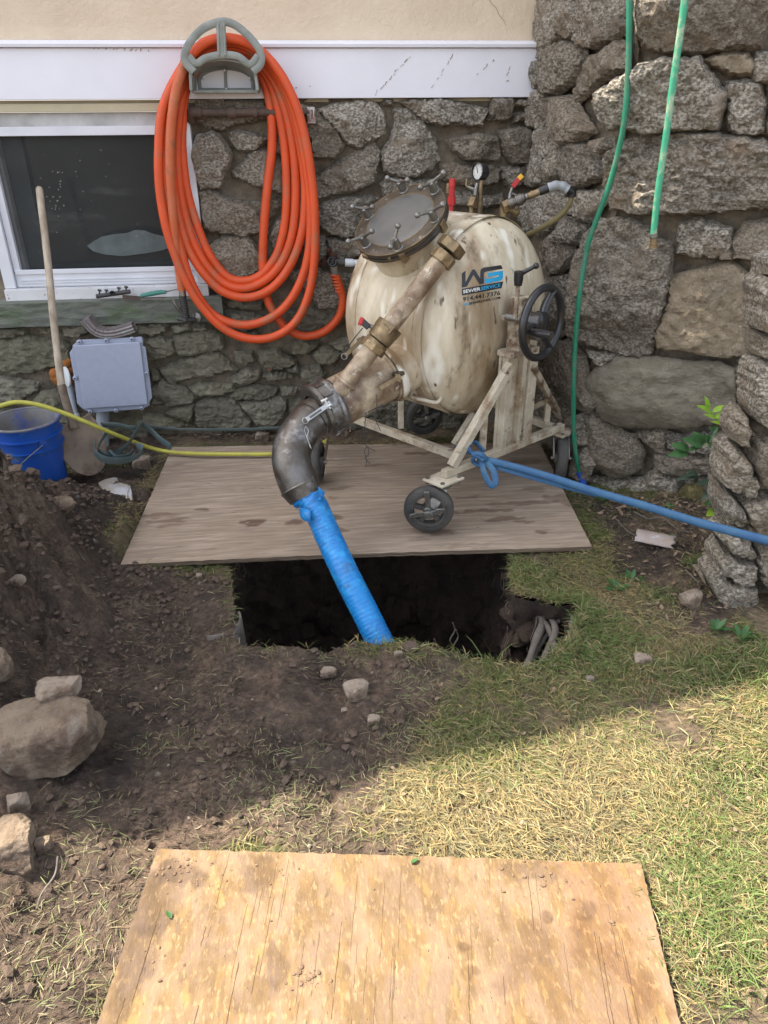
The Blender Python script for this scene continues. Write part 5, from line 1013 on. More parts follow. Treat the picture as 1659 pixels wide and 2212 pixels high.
def bl(u, v):
    s = (u-.5)*2; y = v; wd = .105*(min(1, .86+.6*v) if v < .3 else math.sqrt(max(.0, 1-((v-.3)/.72)**2.2)))
    lip = .018*max(0, 1-v/.08); return bt+bd*(.012+y*BLn)+bx_*s*wd-bz*(.035*(1-s*s)*(1-.5*v))+bz*(.02+lip*abs(s))+bz*.012*math.exp(-(s/.15)**2)*(1-v)
grid_sheet(mb, bl, 18, 26); o = mb.build('blade', 'muddy', sv, fix=False); sm_ = o.modifiers.new('thick', 'SOLIDIFY'); sm_.thickness = .0025
# yellow hose
yp = [at(-60, 895, 3.1), at(0, 877, 3.14), at(35, 869, 3.17), at(80, 874, 3.2), at(140, 893, 3.26), at(200, 918, 3.33), at(260, 943, 3.45), at(320, 966, 3.62), gp(366, 976, .068), gp(430, 980, .068), gp(520, 981, .068), gp(590, 980, .068), gp(650, 972, .068), at(700, 955, 3.6), at(738, 925, 3.4), at(760, 890, 3.25), at(780, 850, 3.15)]
mb = MB(); mb.tube(yp, .0098, 14, sub=8); tag(mb.build('air_hose', 'yhose'), 'yellow rubber air hose looping over the bucket and across the grey plywood', 'hose')
# green hoses
def pf(k, x, y, off): return onp(*zz(k, x, y), c1+nF*off, nF)
gp1 = [pf('e', x, y, .10) for x, y in ((722, -60), (720, 60), (718, 250), (714, 430), (704, 620), (690, 790), (664, 940), (625, 1110), (575, 1280), (508, 1460), (450, 1620))]+[pf('f', x, y, o_) for x, y, o_ in ((425, 180, .10), (393, 360, .11), (366, 600, .12), (348, 850, .13), (341, 1100, .14), (342, 1330, .13), (355, 1520, .12), (385, 1660, .10))]
g1 = thing('garden_hose', gp1[-1], 'dark green garden hose hanging in a long curve down the corner of the granite pier', 'hose'); mb = MB(); mb.tube(gp1, .0108, 14, sub=8); mb.build('hose_run', 'green', g1)
mb = MB(); a = gp1[-1]; b = pf('f', 435, 1830, .09); mb.cyl(a-(b-a).normalized()*.01, a.lerp(b, .45), .0155, 18); mb.cyl(a.lerp(b, .72), b, .0165, 18); mb.cyl(a, b, .011, 14); mb.build('blue_sleeve', 'bluep', g1)
gp2 = [pf('e', x, y, .20) for x, y in ((1100, -60), (1088, 60), (1060, 260), (1022, 520), (985, 800), (940, 1120), (908, 1350), (884, 1585))]
g2 = thing('garden_hose', gp2[-1], 'bright green sun faded hose end hanging free in front of the granite blocks', 'hose'); mb = MB(); mb.tube(gp2, .0118, 14, sub=8); mb.build('hose_run', 'green2', g2)
mb = MB(); a = gp2[-1]; b = pf('f', 880, 122, .20); dd = (b-a).normalized(); mb.lathe(a-dd*.002, dd, [(0, .013), (0, .0165), (.014, .0165), (.014, .013)], 20); mb.box(a+dd*.006-Vector((.018, 0, 0)), ((1, 0, 0), (0, 1, 0), (0, 0, 1)), (.006, .006, .005)); mb.build('hose_clamp', 'galv', g2)
mb = MB(); L_ = (b-a).length; mb.lathe(a+dd*.014, dd, [(0, .0125), (L_*.35, .0125), (L_*.36, .0165), (L_*.5, .0165), (L_*.52, .012), (L_*.62, .012), (L_*.63, .0155), (L_*.8, .0155), (L_*.8, .009), (L_*.7, 0)], 20); mb.build('brass_end', 'brass', g2)
# blue strap from the frame
bs = thing('tow_strap', gp(1020, 985, ZF), 'faded blue webbing strap tied to the frame and pulled taut across to the right', 'strap')
sp0 = [at(1032, 990, 2.93), at(1090, 1003, 2.88), at(1180, 1028, 2.78), at(1280, 1060, 2.66), at(1390, 1092, 2.54), at(1500, 1126, 2.42), at(1600, 1153, 2.32), at(1700, 1178, 2.22), at(1850, 1215, 2.1), at(2300, 1310, 1.85)]
mb = MB(); mb.tube(sp0, lambda t: 1., 20, sub=12, flat=(.0145, .010), up=(0, .35, 1)); 
v_ = mb.v; npt = len(v_)//20
mb.build('strap_run', 'strap', bs)
mb = MB(); mb.tube([at(1036, 996, 2.935), at(1100, 1016, 2.88), at(1190, 1042, 2.79), at(1290, 1068, 2.67)], 1., 12, flat=(.011, .003), up=(0, .6, 1)); mb.build('strap_fold', 'strap', bs)
mb = MB(); kc = at(1036, 990, 2.92); mb.tube([kc+Vector((-.03, 0, .02)), kc+Vector((0, -.025, .028)), kc+Vector((.022, -.02, -.005)), kc+Vector((0, 0, -.03)), kc+Vector((-.025, .01, -.012)), kc+Vector((-.015, -.015, .02)), kc+Vector((.01, -.03, .005))], 1, 14, flat=(.011, .008)); mb.build('knot', 'strap', bs)
mb = MB(); mb.tube([at(1040, 995, 2.91), at(1046, 1022, 2.90), at(1060, 1048, 2.90), at(1070, 1042, 2.89), at(1066, 1018, 2.89), at(1052, 998, 2.90)], 1, 12, flat=(.0035, .0125)); mb.tube([at(1030, 985, 2.92), at(1000, 972, 2.95), at(985, 966, 2.98)], 1, 12, flat=(.004, .012)); mb.tube([at(1026, 985, 2.93), at(1012, 968, 2.93), at(1026, 955, 2.96), at(1045, 975, 2.95)], 1, 12, flat=(.004, .012)); mb.build('loose_end', 'strap', bs)
# heap of old strap under the box
os_ = thing('strap_heap', gp(330, 975), 'tangled dark blue grey webbing strap heaped on the ground under the grey box', 'strap')
kk = lambda x, y, t: zat('k', x, y, t)
for L_, wd in (([(740, 1240, 3.46), (850, 1240, 3.44), (960, 1262, 3.44), (1030, 1245, 3.44)], .016), ([(1035, 1222, 3.42), (985, 1290, 3.40), (930, 1380, 3.38), (850, 1440, 3.36), (780, 1470, 3.36)], .024), ([(1040, 1235, 3.43), (1100, 1285, 3.44), (1170, 1350, 3.43), (1240, 1400, 3.42)], .022), ([(690, 1360, 3.36), (690, 1440, 3.33), (760, 1490, 3.30), (880, 1500, 3.29), (990, 1470, 3.31), (1035, 1420, 3.36), (990, 1400, 3.4)], .026), ([(780, 1290, 3.42), (745, 1340, 3.40), (715, 1400, 3.37), (730, 1440, 3.35), (800, 1470, 3.33), (880, 1440, 3.35)], .022), ([(800, 1440, 3.33), (850, 1475, 3.31), (930, 1460, 3.31), (960, 1430, 3.34)], .018), ([(1030, 1232, 3.45), (1100, 1255, 3.52), (1300, 1272, 3.58), (1659, 1275, 3.60), (1900, 1268, 3.62), (2150, 1250, 3.64)], .011)):
    mb = MB(); mb.tube([kk(*q) for q in L_], 1, 12, flat=(wd, .003), up=(.3, -.5, .8)); mb.build('strap_loop', 'strap_old', os_)
# blue taped liner hose
lh = thing('liner_hose', gp(830, 1330), 'bright blue tape wrapped liner hose running from the steel elbow down into the pit', 'hose')
l0 = EL[-1]+ed*.02; LP_ = [l0, zat('q', 290, 1180, 2.675), at(712, 1165, 2.655), at(752, 1250, 2.61), at(790, 1325, 2.585), at(826, 1398, 2.56), at(858, 1465, 2.55), at(885, 1540, 2.56)]
SPL = spline(LP_, 46); mb = MB(); n = len(SPL); vs = []; seg = 40; a = None
for i, p in enumerate(SPL):
    d = (SPL[min(i+1, n-1)]-SPL[max(i-1, 0)]).normalized(); a = d.orthogonal().normalized() if a is None else (a-d*a.dot(d)).normalized(); b = d.cross(a); u = i/(n-1)
    for q in range(seg):
        t = 2*PI*q/seg; ring_ = .00045*math.sin(i*1.25+1.6*mnoise.noise(Vector((i*.05, math.cos(t), math.sin(t)))))*(1+mnoise.noise(Vector((i*.11, q*.3, 1)))); cr = (.006*mnoise.fractal(Vector((i*.09, math.cos(t)*2, math.sin(t)*2)), 1, 2, 3))*math.exp(-u*9)
        r = .0475+.008*math.exp(-((u-.02)/.05)**2)+ring_*min(1, u*9)+cr*1.6+.0012*mnoise.noise(Vector((i*.3, q*.5, 7)))
        vs.append(p+(a*math.cos(t)+b*math.sin(t))*r)
mb.add(vs, [(i*seg+q, i*seg+(q+1) % seg, (i+1)*seg+(q+1) % seg, (i+1)*seg+q) for i in range(n-1) for q in range(seg)]); mb.build('tape_wrap', 'tape', lh)
mb = MB(); e = ed; 
fl1 = [zat('q', x, y, t) for x, y, t in ((198, 1178, 2.63), (205, 1235, 2.625), (225, 1255, 2.61), (262, 1262, 2.60), (262, 1195, 2.605))]; mb.add(fl1, [(0, 1, 2), (0, 2, 4), (2, 3, 4)]); fl2 = [zat('q', x, y, t) for x, y, t in ((305, 1062, 2.63), (345, 1095, 2.625), (330, 1150, 2.62), (300, 1140, 2.61), (318, 1120, 2.61))]; mb.add(fl2, [(0, 1, 2), (0, 2, 4), (4, 2, 3)])
o = mb.build('torn_flap', 'tape', lh); sm_ = o.modifiers.new('thick', 'SOLIDIFY'); sm_.thickness = .0012
# ------------------------------------------------------------------ rocks
def rock(name, cpt, dims, seed, m, label, cat, rotz=0, cuts=9, sub=4, tilt=0., parent=None, nz=.05, **kw):
    b = bmesh.new(); bmesh.ops.create_icosphere(b, subdivisions=sub, radius=1); R_ = random.Random(seed); pls = [(Vector((a+R_.uniform(-.25, .25), b_+R_.uniform(-.25, .25), c+R_.uniform(-.25, .25))).normalized(), R_.uniform(.58, .74)) for a, b_, c in ((1, 0, 0), (-1, 0, 0), (0, 1, 0), (0, -1, 0), (0, 0, 1), (0, 0, -1))]
    for q in range(cuts-3): v = Vector((R_.uniform(-1, 1), R_.uniform(-1, 1), R_.uniform(-.8, 1))).normalized(); pls.append((v, R_.uniform(.66, .9)))
    sc_ = (dims[0]+dims[1]+dims[2])/3; Mx = Matrix.Rotation(rotz, 3, 'Z') @ Matrix.Rotation(tilt, 3, 'X')
    for v in b.verts:
        p = v.co.copy()
        for nrm, d in pls:
            k = p.dot(nrm)
            if k > d: p -= nrm*(k-d)*.985
        s = Vector((seed*3.1, seed*1.7, 0)); p *= 1+nz*1.1*mnoise.fractal(p*3.2+s, 1, 2, 4)+nz*.7*mnoise.noise(p*9+s)+nz*.35*mnoise.noise(p*21+s)
        v.co = Mx @ Vector((p.x*dims[0]*1.08, p.y*dims[1]*1.08, p.z*dims[2]*1.08))
    me = bpy.data.meshes.new(name); b.to_mesh(me); b.free(); me.polygons.foreach_set('use_smooth', [False]*len(me.polygons)); me.materials.append(G[m]); o = bpy.data.objects.new(name, me); C.objects.link(o); o.location = cpt; o.parent = parent
    try: me.set_sharp_from_angle(angle=math.radians(24))
    except Exception: pass
    return tag(o, label, cat, **kw)
def march(x, y):
    d = ray(x, y); ts = np.arange(1.1, 4.4, .01); P_ = d[None]*ts[:, None]+O; k = np.argmax(P_[:, 2] <= hgt(P_[:, 0], P_[:, 1])); return Vector(P_[k])
def hz(p): return float(hgt(np.array([p[0]]), np.array([p[1]]))[0])
def RK(x, y, w, h, seed, m, label, name='rock', sink=.35, dep=.9, cat='rock', **kw):
    g_ = gp(x, y+h*.45); t = (Vector(g_)-Vector(O)).length; d = ray(x, y); q = march(x, y+h*.3); tt = Vector(q-Vector(O)).length/np.linalg.norm(ray(x, y+h*.3)); rx = w/2*tt/FP; rz = h/2*tt/FP*1.05
    kw.setdefault('group', 'loose rocks and clods on the bare soil')
    return rock(name, (q.x, q.y, hz(q)+rz*(1-sink)), (rx*1.12, rx*dep, rz*1.15), seed, m, label, cat, **kw)
BL = RK(118, 1602, 236, 124, 5, 'boulder', 'biggest muddy boulder, angular and brown, at the left edge below the spoil heap', 'boulder', cuts=11, sub=5, sink=.02, cat='boulder', nz=.04)
p = at(128, 1487, 1.98); rock('rock_slab', p, (.068, .05, .026), 15, 'rock', 'flat pale rock slab lying on top of the big brown boulder', 'rock', rotz=.1, cuts=8)
RK(45, 1740, 48, 62, 8, 'rock', 'upright wedge shaped pale rock standing below the big boulder', sink=.2, rotz=.4)
p = gp(20, 1850, .03); rock('boulder', p+Vector((0, 0, .03)), (.085, .075, .06), 19, 'boulder', 'split tan and brown boulder at the far left edge above the front plywood', 'boulder', cuts=8, sub=5)
RK(98, 1822, 44, 36, 23, 'boulder', 'small mud covered rock beside the split tan boulder')
RK(-10, 1600, 50, 90, 29, 'rock', 'pale rock cut off by the left edge beside the big boulder')
RK(770, 1491, 58, 36, 31, 'rock', 'pale flat topped stone lying on bare soil in front of the pit')
RK(708, 1455, 40, 18, 37, 'rock', 'small white crumbly stone on the soil left of the pale flat stone')
RK(806, 1556, 30, 20, 41, 'rock', 'small grey stone pressed in the mud below the pale flat stone')
RK(860, 1416, 20, 18, 43, 'rock', 'small tan stone on the rim of the pit beside the blue hose')
RK(886, 1398, 34, 20, 47, 'clod', 'dark crumbly soil clod on the rim of the pit right of the blue hose', 'soil_clod', cat='clod')
RK(308, 1003, 42, 30, 53, 'rock', 'rounded tan stone on the grass beside the strap heap')
RK(566, 944, 34, 22, 59, 'rock', 'angular tan brick chip at the foot of the wall behind the plywood', dep=.7)
RK(432, 1247, 16, 16, 61, 'rock', 'tiny pale stone near the left front corner of the grey plywood')
RK(745, 1535, 18, 10, 67, 'rock', 'tiny flat pale chip in the mud left of the small grey stone')
RK(536, 1905, 14, 10, 69, 'rock', 'tiny pebble by the top edge of the yellow plywood')
RK(1385, 1425, 40, 24, 71, 'rock', 'flat pale stone lying in the shaded grass', sink=.6)
RK(1272, 1468, 22, 22, 73, 'rock', 'small pinkish stone half hidden in the shaded grass', sink=.6)
RK(1490, 1295, 46, 40, 79, 'rock', 'loose grey stone at the foot of the boulder wall', sink=.3)
RK(135, 1095, 70, 22, 83, 'boulder', 'long muddy stone set in the side of the spoil heap', sink=.9, rotz=-.6)
RK(5, 1455, 70, 80, 97, 'boulder', 'ochre stained stone at the left edge under the spoil heap', sink=.3)
RK(44, 1278, 34, 20, 101, 'rock', 'small orange tan pebble on the side of the spoil heap')
# limestone shard
def slab(name, k, pts, m, label, cat, z, th, par=None):
    L_ = [gp(*zz(k, x, y), z) for x, y in pts]; mb = MB(); c = sum(L_, Vector())/len(L_); mb.prism([q+Vector((0, 0, .012*mnoise.noise(q*12))) for q in L_], (0, 0, -th)); return tag(mb.build(name, m, par, .004), label, cat)
slab('limestone_shard', 'n', [(709, 360), (760, 338), (830, 328), (885, 343), (945, 385), (958, 440), (960, 520), (945, 570), (912, 592), (895, 560), (905, 520), (884, 490), (915, 462), (860, 458), (800, 462), (750, 425)], 'shard', 'thin white curved limestone shard lying on the soil left of the grey plywood', 'stone shard', .05, .02)
# broken clay pipe on the right
q = [gp(*zz('h', x, y), 0)+Vector((0, 0, .03)) for x, y in ((170, 1350), (560, 1430), (640, 1290), (230, 1200))]; ax0 = (q[0]+q[3])/2; ax1 = (q[1]+q[2])/2; wd = (q[3]-q[0]).length/2*.8; ad = (ax1-ax0).normalized(); sd2 = k_.cross(ad)
mb = MB(); vs = []; n1 = 16
for s_ in range(13):
    for q_ in range(n1+1):
        a = PI*(.08+.84*q_/n1); r = wd+.003*mnoise.noise(Vector((s_*.4, q_*.5, 1))); e = .012*mnoise.noise(Vector((q_*.4, 5, s_//7)))*(s_ in (0, 12)); vs.append(ax0.lerp(ax1, s_/12)+Vector((0, 0, hz(ax0.lerp(ax1, .5))-.02))+ad*e+sd2*math.cos(a)*r+k_*(math.sin(a)*r*.62+.002))
mb.add(vs, [(s_*(n1+1)+q_, s_*(n1+1)+q_+1, (s_+1)*(n1+1)+q_+1, (s_+1)*(n1+1)+q_) for s_ in range(12) for q_ in range(n1)]); o = mb.build('clay_pipe_shard', 'tile', None, fix=False); sm_ = o.modifiers.new('thick', 'SOLIDIFY'); sm_.thickness = .012; sm_.offset = -1
tag(o, 'broken piece of curved clay pipe lying on the ground between plywood and boulder wall', 'pipe shard')
# clay pipe rim at the pit edge and grey roots in the pit
pc_ = gp(462, 1352); mb = MB(); vs = []; R0_ = .085
for s_ in range(9):
    for q_ in range(25): a = -1.75+2.2*q_/24; vs.append(Vector((pc_.x+math.cos(a)*(R0_+.001*s_), pc_.y+.02+math.sin(a)*R0_, .012-.02*s_)))
mb.add(vs, [(s_*25+q_, s_*25+q_+1, (s_+1)*25+q_+1, (s_+1)*25+q_) for s_ in range(8) for q_ in range(24)]); o = mb.build('buried_pipe_rim', 'root', None, fix=False); sm_ = o.modifiers.new('thick', 'SOLIDIFY'); sm_.thickness = .008
tag(o, 'grey curved pipe rim poking out of the left edge of the pit', 'pipe')
rt = thing('tree_roots', gp(1180, 1400), 'bundle of thick grey roots crossing the right corner of the pit', 'roots')
for L_, r in (([(1130, 1470, 2.5), (1152, 1400, 2.6), (1172, 1340, 2.72), (1160, 1300, 2.8)], .014), ([(1160, 1465, 2.5), (1180, 1410, 2.58), (1200, 1360, 2.66), (1180, 1320, 2.74), (1172, 1300, 2.8)], .012), ([(1195, 1470, 2.48), (1200, 1420, 2.55), (1190, 1370, 2.66), (1165, 1330, 2.74)], .011), ([(1225, 1440, 2.5), (1232, 1380, 2.58), (1240, 1330, 2.66)], .011), ([(1140, 1450, 2.56), (1175, 1380, 2.68), (1215, 1330, 2.7)], .008)):
    mb = MB(); mb.tube([at(*q_) for q_ in L_], lambda t, r=r: r*(1+.15*math.sin(t*17)), 12, wob=.15); mb.build('root', 'root', rt)
mb = MB()
for i in range(60):
    k = random.randrange(nr); x, y = ra[k]; z = -random.uniform(.0, .18); p = Vector((x, y, z)); L_ = random.uniform(.03, .14); pts = [p+Vector((random.uniform(-.01, .01), random.uniform(-.01, .01), -L_*j/4)) for j in range(5)]; mb.tube(pts, .0007+.0008*random.random(), 5, sub=3)
for (x, y) in ((978, 1345), (985, 1360), (938, 1380), (1140, 1330), (1147, 1360), (1135, 1300)):
    p = at(x, y, 3.02 if x < 1000 else 2.75); mb.tube([p, p+Vector((.01, 0, -.04)), p+Vector((-.01, -.01, -.08)), p+Vector((.005, 0, -.12))], .003, 6)
G['rootlet'] = mat('pale_rootlets', (.2, .16, .12), None, 5, .9); tag(mb.build('rootlets', 'rootlet'), kind='stuff')
# crumbs of soil and pebbles
def scatter(n, reg, rmin, rmax, m, name, cond, colr=None, zoff=0.):
    V = []; F_ = []; cnt = 0
    base = np.array([(1, 0, 0), (-1, 0, 0), (0, 1, 0), (0, -1, 0), (0, 0, 1), (0, 0, -1), (.62, .62, .55), (-.6, .6, .5), (.6, -.62, .5), (-.62, -.6, .55)], float)
    from mathutils import geometry
    b = bmesh.new(); [b.verts.new(q) for q in base]; bmesh.ops.convex_hull(b, input=b.verts); b.verts.index_update(); hf = [[v.index for v in f.verts] for f in b.faces]; bv_ = np.array([v.co[:] for v in b.verts]); b.free()
    X = rng.uniform(reg[0], reg[1], n*3); Y = rng.uniform(reg[2], reg[3], n*3); ok = cond(X, Y); X = X[ok][:n]; Y = Y[ok][:n]; Z = hgt(X, Y); r = rmin+(rmax-rmin)*rng.random(len(X))**3.2
    k = len(X); Q = bv_[None]*(1+.35*rng.uniform(-1, 1, (k, len(bv_), 1))); a = rng.uniform(0, 6.28, k); ca, sa = np.cos(a)[:, None], np.sin(a)[:, None]
    Qx = Q[..., 0]*ca-Q[..., 1]*sa*.8; Qy = Q[..., 0]*sa+Q[..., 1]*ca*.8; Qz = Q[..., 2]*.75
    v = np.stack([X[:, None]+Qx*r[:, None], Y[:, None]+Qy*r[:, None], Z[:, None]+zoff+(Qz+.3)*r[:, None]], -1).reshape(-1, 3)
    f = np.concatenate([np.array(hf)+i*len(bv_) for i in range(k)]); return npmesh(name, v, f, m, None, False, kind='stuff')
def notin(x, y):
    r = ~inpoly(x, y, PIT)
    for Sh in (SHEET1, SHEET2): r &= ~inpoly(x, y, [(q.x, q.y) for q in Sh])
    return r
scatter(5200, (-1.9, .3, .9, 3.3), .0015, .015, 'clod', 'soil_crumbs', lambda x, y: (dirtm(x, y) > .5) & notin(x, y) & (rng.random(x.shape) < np.clip(.25+.9*bump2(x, y, -1.1, 2.5, .6, .9, 4)+fbm(x*6, y*6, 0, 2, 90)*.6, 0, 1)))
scatter(2600, (-1.9, -.9, 1.5, 3.1), .004, .026, 'clod', 'soil_clods', lambda x, y: (bump2(x, y, -1.33, 2.2, .5, .75, 4) > rng.random(x.shape)) & notin(x, y))
scatter(2200, (.3, 1.9, 1.6, 3.6), .002, .010, 'clod', 'soil_crumbs', lambda x, y: (dirtm(x, y) > .4) & notin(x, y))
scatter(1500, (-1.9, .2, .9, 3.3), .0015, .007, 'rock', 'pebbles', lambda x, y: (dirtm(x, y) > .6) & notin(x, y) & (rng.random(x.shape) < .12+.9*bump2(x, y, -1.25, 2.75, .25, .3)))
# crumbs on the yellow board
X = []; mbc = MB()
for (u0, v0, n_, s_) in ((.06, .10, 50, .035), (.10, .16, 30, .04), (.78, .08, 40, .05), (.24, .12, 40, .04), (.35, .55, 60, .02), (.9, .3, 10, .01), (.5, .4, 16, .5), (.06, .5, 30, .05)):
    for _ in range(n_):
        u, v = random.gauss(u0, s_), random.gauss(v0, s_)
        if .01 < u < .99 and .01 < v < .95:
            p = Vector(SP2(u, v)); r = .001+.0042*random.random()**4; mbc.ball(p+Vector((0, 0, r*.3)), r, 6, (random.uniform(.6, 1.6), random.uniform(.6, 1.5), random.uniform(.4, .8)))
G['crumb'] = mat('dry_soil_crumb', (.17, .11, .07), (.1, .065, .04), 90, .95); tag(mbc.build('dirt_crumbs', 'crumb', None, fix=False), kind='stuff')
# ------------------------------------------------------------------ grass
def blades(P, th, L_, wd, el, col, name, m='grass', z0=None):
    n = len(P); X, Y = P[:, 0], P[:, 1]; Z = hgt(X, Y)+(z0 if z0 is not None else 0)
    dx, dy = np.cos(th), np.sin(th); vs = np.zeros((n, 7, 3)); roll = rng.uniform(-.8, .8, n)
    hx, hy, hzz = 0., 0., 0.; e = el.copy(); cx = X.copy(); cy = Y.copy(); cz = Z.copy(); px_, py_ = -dy*np.cos(roll), dx*np.cos(roll); pz_ = np.sin(roll)
    wv = [.8, 1., .75, 0]; bend = rng.uniform(-.25, .25, n)
    for k in range(4):
        if k < 3:
            for s_, sg in ((0, -1), (1, 1)):
                vs[:, k*2+s_, 0] = cx+px_*wd*.5*wv[k]*sg; vs[:, k*2+s_, 1] = cy+py_*wd*.5*wv[k]*sg; vs[:, k*2+s_, 2] = cz+pz_*wd*.5*wv[k]*sg
        else: vs[:, 6, 0] = cx; vs[:, 6, 1] = cy; vs[:, 6, 2] = cz
        tt = th+bend*k*.35; cx = cx+np.cos(tt)*np.cos(e)*L_/3; cy = cy+np.sin(tt)*np.cos(e)*L_/3; cz = np.maximum(cz+np.sin(e)*L_/3, hgt(cx, cy)+.001) if k < 3 else cz; e = e-(.12+.5*np.abs(el))*(.8)
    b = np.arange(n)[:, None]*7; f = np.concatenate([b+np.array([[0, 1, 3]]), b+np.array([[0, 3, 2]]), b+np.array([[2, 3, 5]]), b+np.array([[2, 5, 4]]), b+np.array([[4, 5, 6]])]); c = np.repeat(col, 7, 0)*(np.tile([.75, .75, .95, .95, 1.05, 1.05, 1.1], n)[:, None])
    return npmesh(name, vs.reshape(-1, 3), f, m, None, True, cols=c, kind='stuff')
G['grass'] = mat('grass_blade', (.1, .15, .05), None, attr='Col', rough=.55, trans=.25, spec=.25)
NBW = [(q.x, q.y) for q in (gp(1525, 1235), gp(1560, 1310), gp(1659, 1395), gp(1900, 1500), gp(1900, 900), gp(1560, 1100))]
N_ = 240000; gx = rng.uniform(-1.0, 1.75, N_*2); gy = .45+(3.2)*rng.random(N_*2)**1.08
dmm = dirtm(gx, gy); cl = np.clip(.72+.6*fbm(gx*7, gy*7, 0, 3, 101)+.35*fbm(gx*22, gy*22, 0, 2, 102), .0, 1.2)
prob = np.clip(1-dmm*1.08, 0, 1)*cl
prob *= np.where((gy > 2.2), .8, 1.)
ok = (rng.random(gx.shape) < prob) & notin(gx, gy) & ~inpoly(gx, gy, NBW); gx = gx[ok][:N_]; gy = gy[ok][:N_]; n = len(gx)
th = 3.3*fbm(gx*3.5, gy*3.5, 0, 3, 105)+rng.normal(0, .75, n)+rng.integers(0, 2, n)*PI
fresh = np.clip(.16+.9*fbm(gx*2.6, gy*2.6, 0, 3, 107)+.35*np.clip(gx-.75, 0, 1)+.25*np.clip((gy-1.35)*1.5, 0, 1), 0, 1); g_ = (rng.random(n) < fresh*.85)[:, None]
green = np.array([.13, .175, .05])*(1-rng.random((n, 1))*.5)+np.array([.06, .05, .015])*rng.random((n, 1)); straw = np.array([.43, .33, .155])*(.5+.6*rng.random((n, 1)))
old = np.array([.24, .22, .12])*(.6+.5*rng.random((n, 1))); mixc = np.where(g_, green, np.where(rng.random((n, 1)) < .5, straw, old))
up_ = rng.random(n) < (.05+.22*fresh); el = np.where(up_, rng.uniform(.5, 1.25, n), rng.uniform(-.02, .35, n)); L_ = np.where(up_, rng.uniform(.015, .04, n), .014+.04*rng.random(n)**1.6)
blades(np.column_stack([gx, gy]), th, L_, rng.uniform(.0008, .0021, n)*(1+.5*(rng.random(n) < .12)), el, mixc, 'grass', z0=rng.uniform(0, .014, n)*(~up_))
n = 2400; fx = rng.uniform(-.1, 1.6, n*2); fy = rng.uniform(.6, 2.1, n*2); k = (dirtm(fx, fy) < .6) & notin(fx, fy) & (rng.random(n*2) < .35+.6*(fbm(fx*6, fy*6, 0, 2, 131) > .1)); PP = np.column_stack([fx[k], fy[k]])[:n]; n = len(PP)
cc = np.array([.34, .29, .15])*(.55+.6*rng.random((n, 1))); cc = np.where(rng.random((n, 1)) < .3, np.array([.24, .27, .13])*(.7+.5*rng.random((n, 1))), cc)
blades(PP, 2.5*fbm(PP[:, 0]*5, PP[:, 1]*5, 0, 2, 111)+rng.normal(0, .9, n), rng.uniform(.025, .055, n), rng.uniform(.0012, .0026, n), rng.uniform(.0, .25, n), cc, 'dry_grass', z0=rng.uniform(.006, .018, n))
# cut grass scattered in clumps over the mud
cl_ = [(335, 1612, .05, 110), (380, 1604, .05, 60), (640, 1640, .05, 90), (600, 1735, .06, 260), (520, 1722, .06, 120), (690, 1745, .05, 140), (560, 1700, .09, 120), (840, 1690, .05, 200), (870, 1580, .06, 200), (905, 1490, .06, 240), (760, 1500, .03, 30), (190, 1765, .07, 160), (215, 1800, .06, 90), (483, 1290, .03, 40), (492, 1345, .03, 40), (500, 1400, .03, 40), (620, 1860, .05, 130), (250, 1880, .06, 60), (700, 1850, .1, 220), (540, 1590, .08, 60), (480, 1560, .07, 50), (430, 1500, .12, 70), (320, 1380, .15, 90), (300, 1000, .05, 260), (400, 1000, .05, 160), (180, 1020, .04, 120), (430, 1235, .06, 30), (820, 1480, .05, 40), (60, 1980, .07, 200), (160, 2040, .08, 330), (120, 2120, .08, 330), (40, 2130, .08, 260), (700, 1455, .04, 24), (600, 1405, .06, 40), (940, 1440, .05, 90), (770, 1640, .09, 90), (1480, 1250, .1, 200), (1420, 1330, .1, 200), (1350, 1120, .08, 150), (1450, 1120, .1, 140), (1300, 1080, .05, 200), (480, 925, .12, 120), (620, 935, .12, 120)]
PP = []; 
for x, y, s_, n_ in cl_:
    c = march(x, y); n_ = int(n_*(.6 if y < 1950 else .3)); PP.append(np.column_stack([rng.normal(c.x, s_, n_), rng.normal(c.y, s_*.7, n_)]))
PP = np.concatenate(PP); PP = PP[notin(PP[:, 0], PP[:, 1])]; n = len(PP); th = 2.5*fbm(PP[:, 0]*5, PP[:, 1]*5, 0, 2, 111)+rng.normal(0, .9, n); cc = np.where(rng.random((n, 1)) < .55, np.array([.22, .25, .11])*(.6+.6*rng.random((n, 1))), np.array([.34, .28, .17])*(.5+.6*rng.random((n, 1))))
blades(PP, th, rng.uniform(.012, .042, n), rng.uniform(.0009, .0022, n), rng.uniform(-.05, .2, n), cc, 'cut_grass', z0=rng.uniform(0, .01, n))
# trodden fibres pressed into the mud
n = 16000; fx = rng.uniform(-1.2, .9, n*2); fy = rng.uniform(.7, 2.5, n*2); k = (dirtm(fx, fy) > .5) & notin(fx, fy) & (fbm(fx*5, fy*5, 0, 3, 121) > -.1); PP = np.column_stack([fx[k], fy[k]])[:n]; n = len(PP)
r_ = rng.random((n, 1)); cc = np.where(r_ < .5, np.array([.045, .03, .022]), np.where(r_ < .9, np.array([.13, .10, .07]), np.array([.26, .23, .14])))*(.7+.6*rng.random((n, 1)))
blades(PP, 2*fbm(PP[:, 0]*4, PP[:, 1]*4, 0, 2, 123)+rng.normal(0, .6, n), rng.uniform(.008, .03, n), rng.uniform(.001, .0028, n), rng.uniform(-.02, .15, n), cc, 'trodden_fibres', z0=rng.uniform(-.001, .002, n))
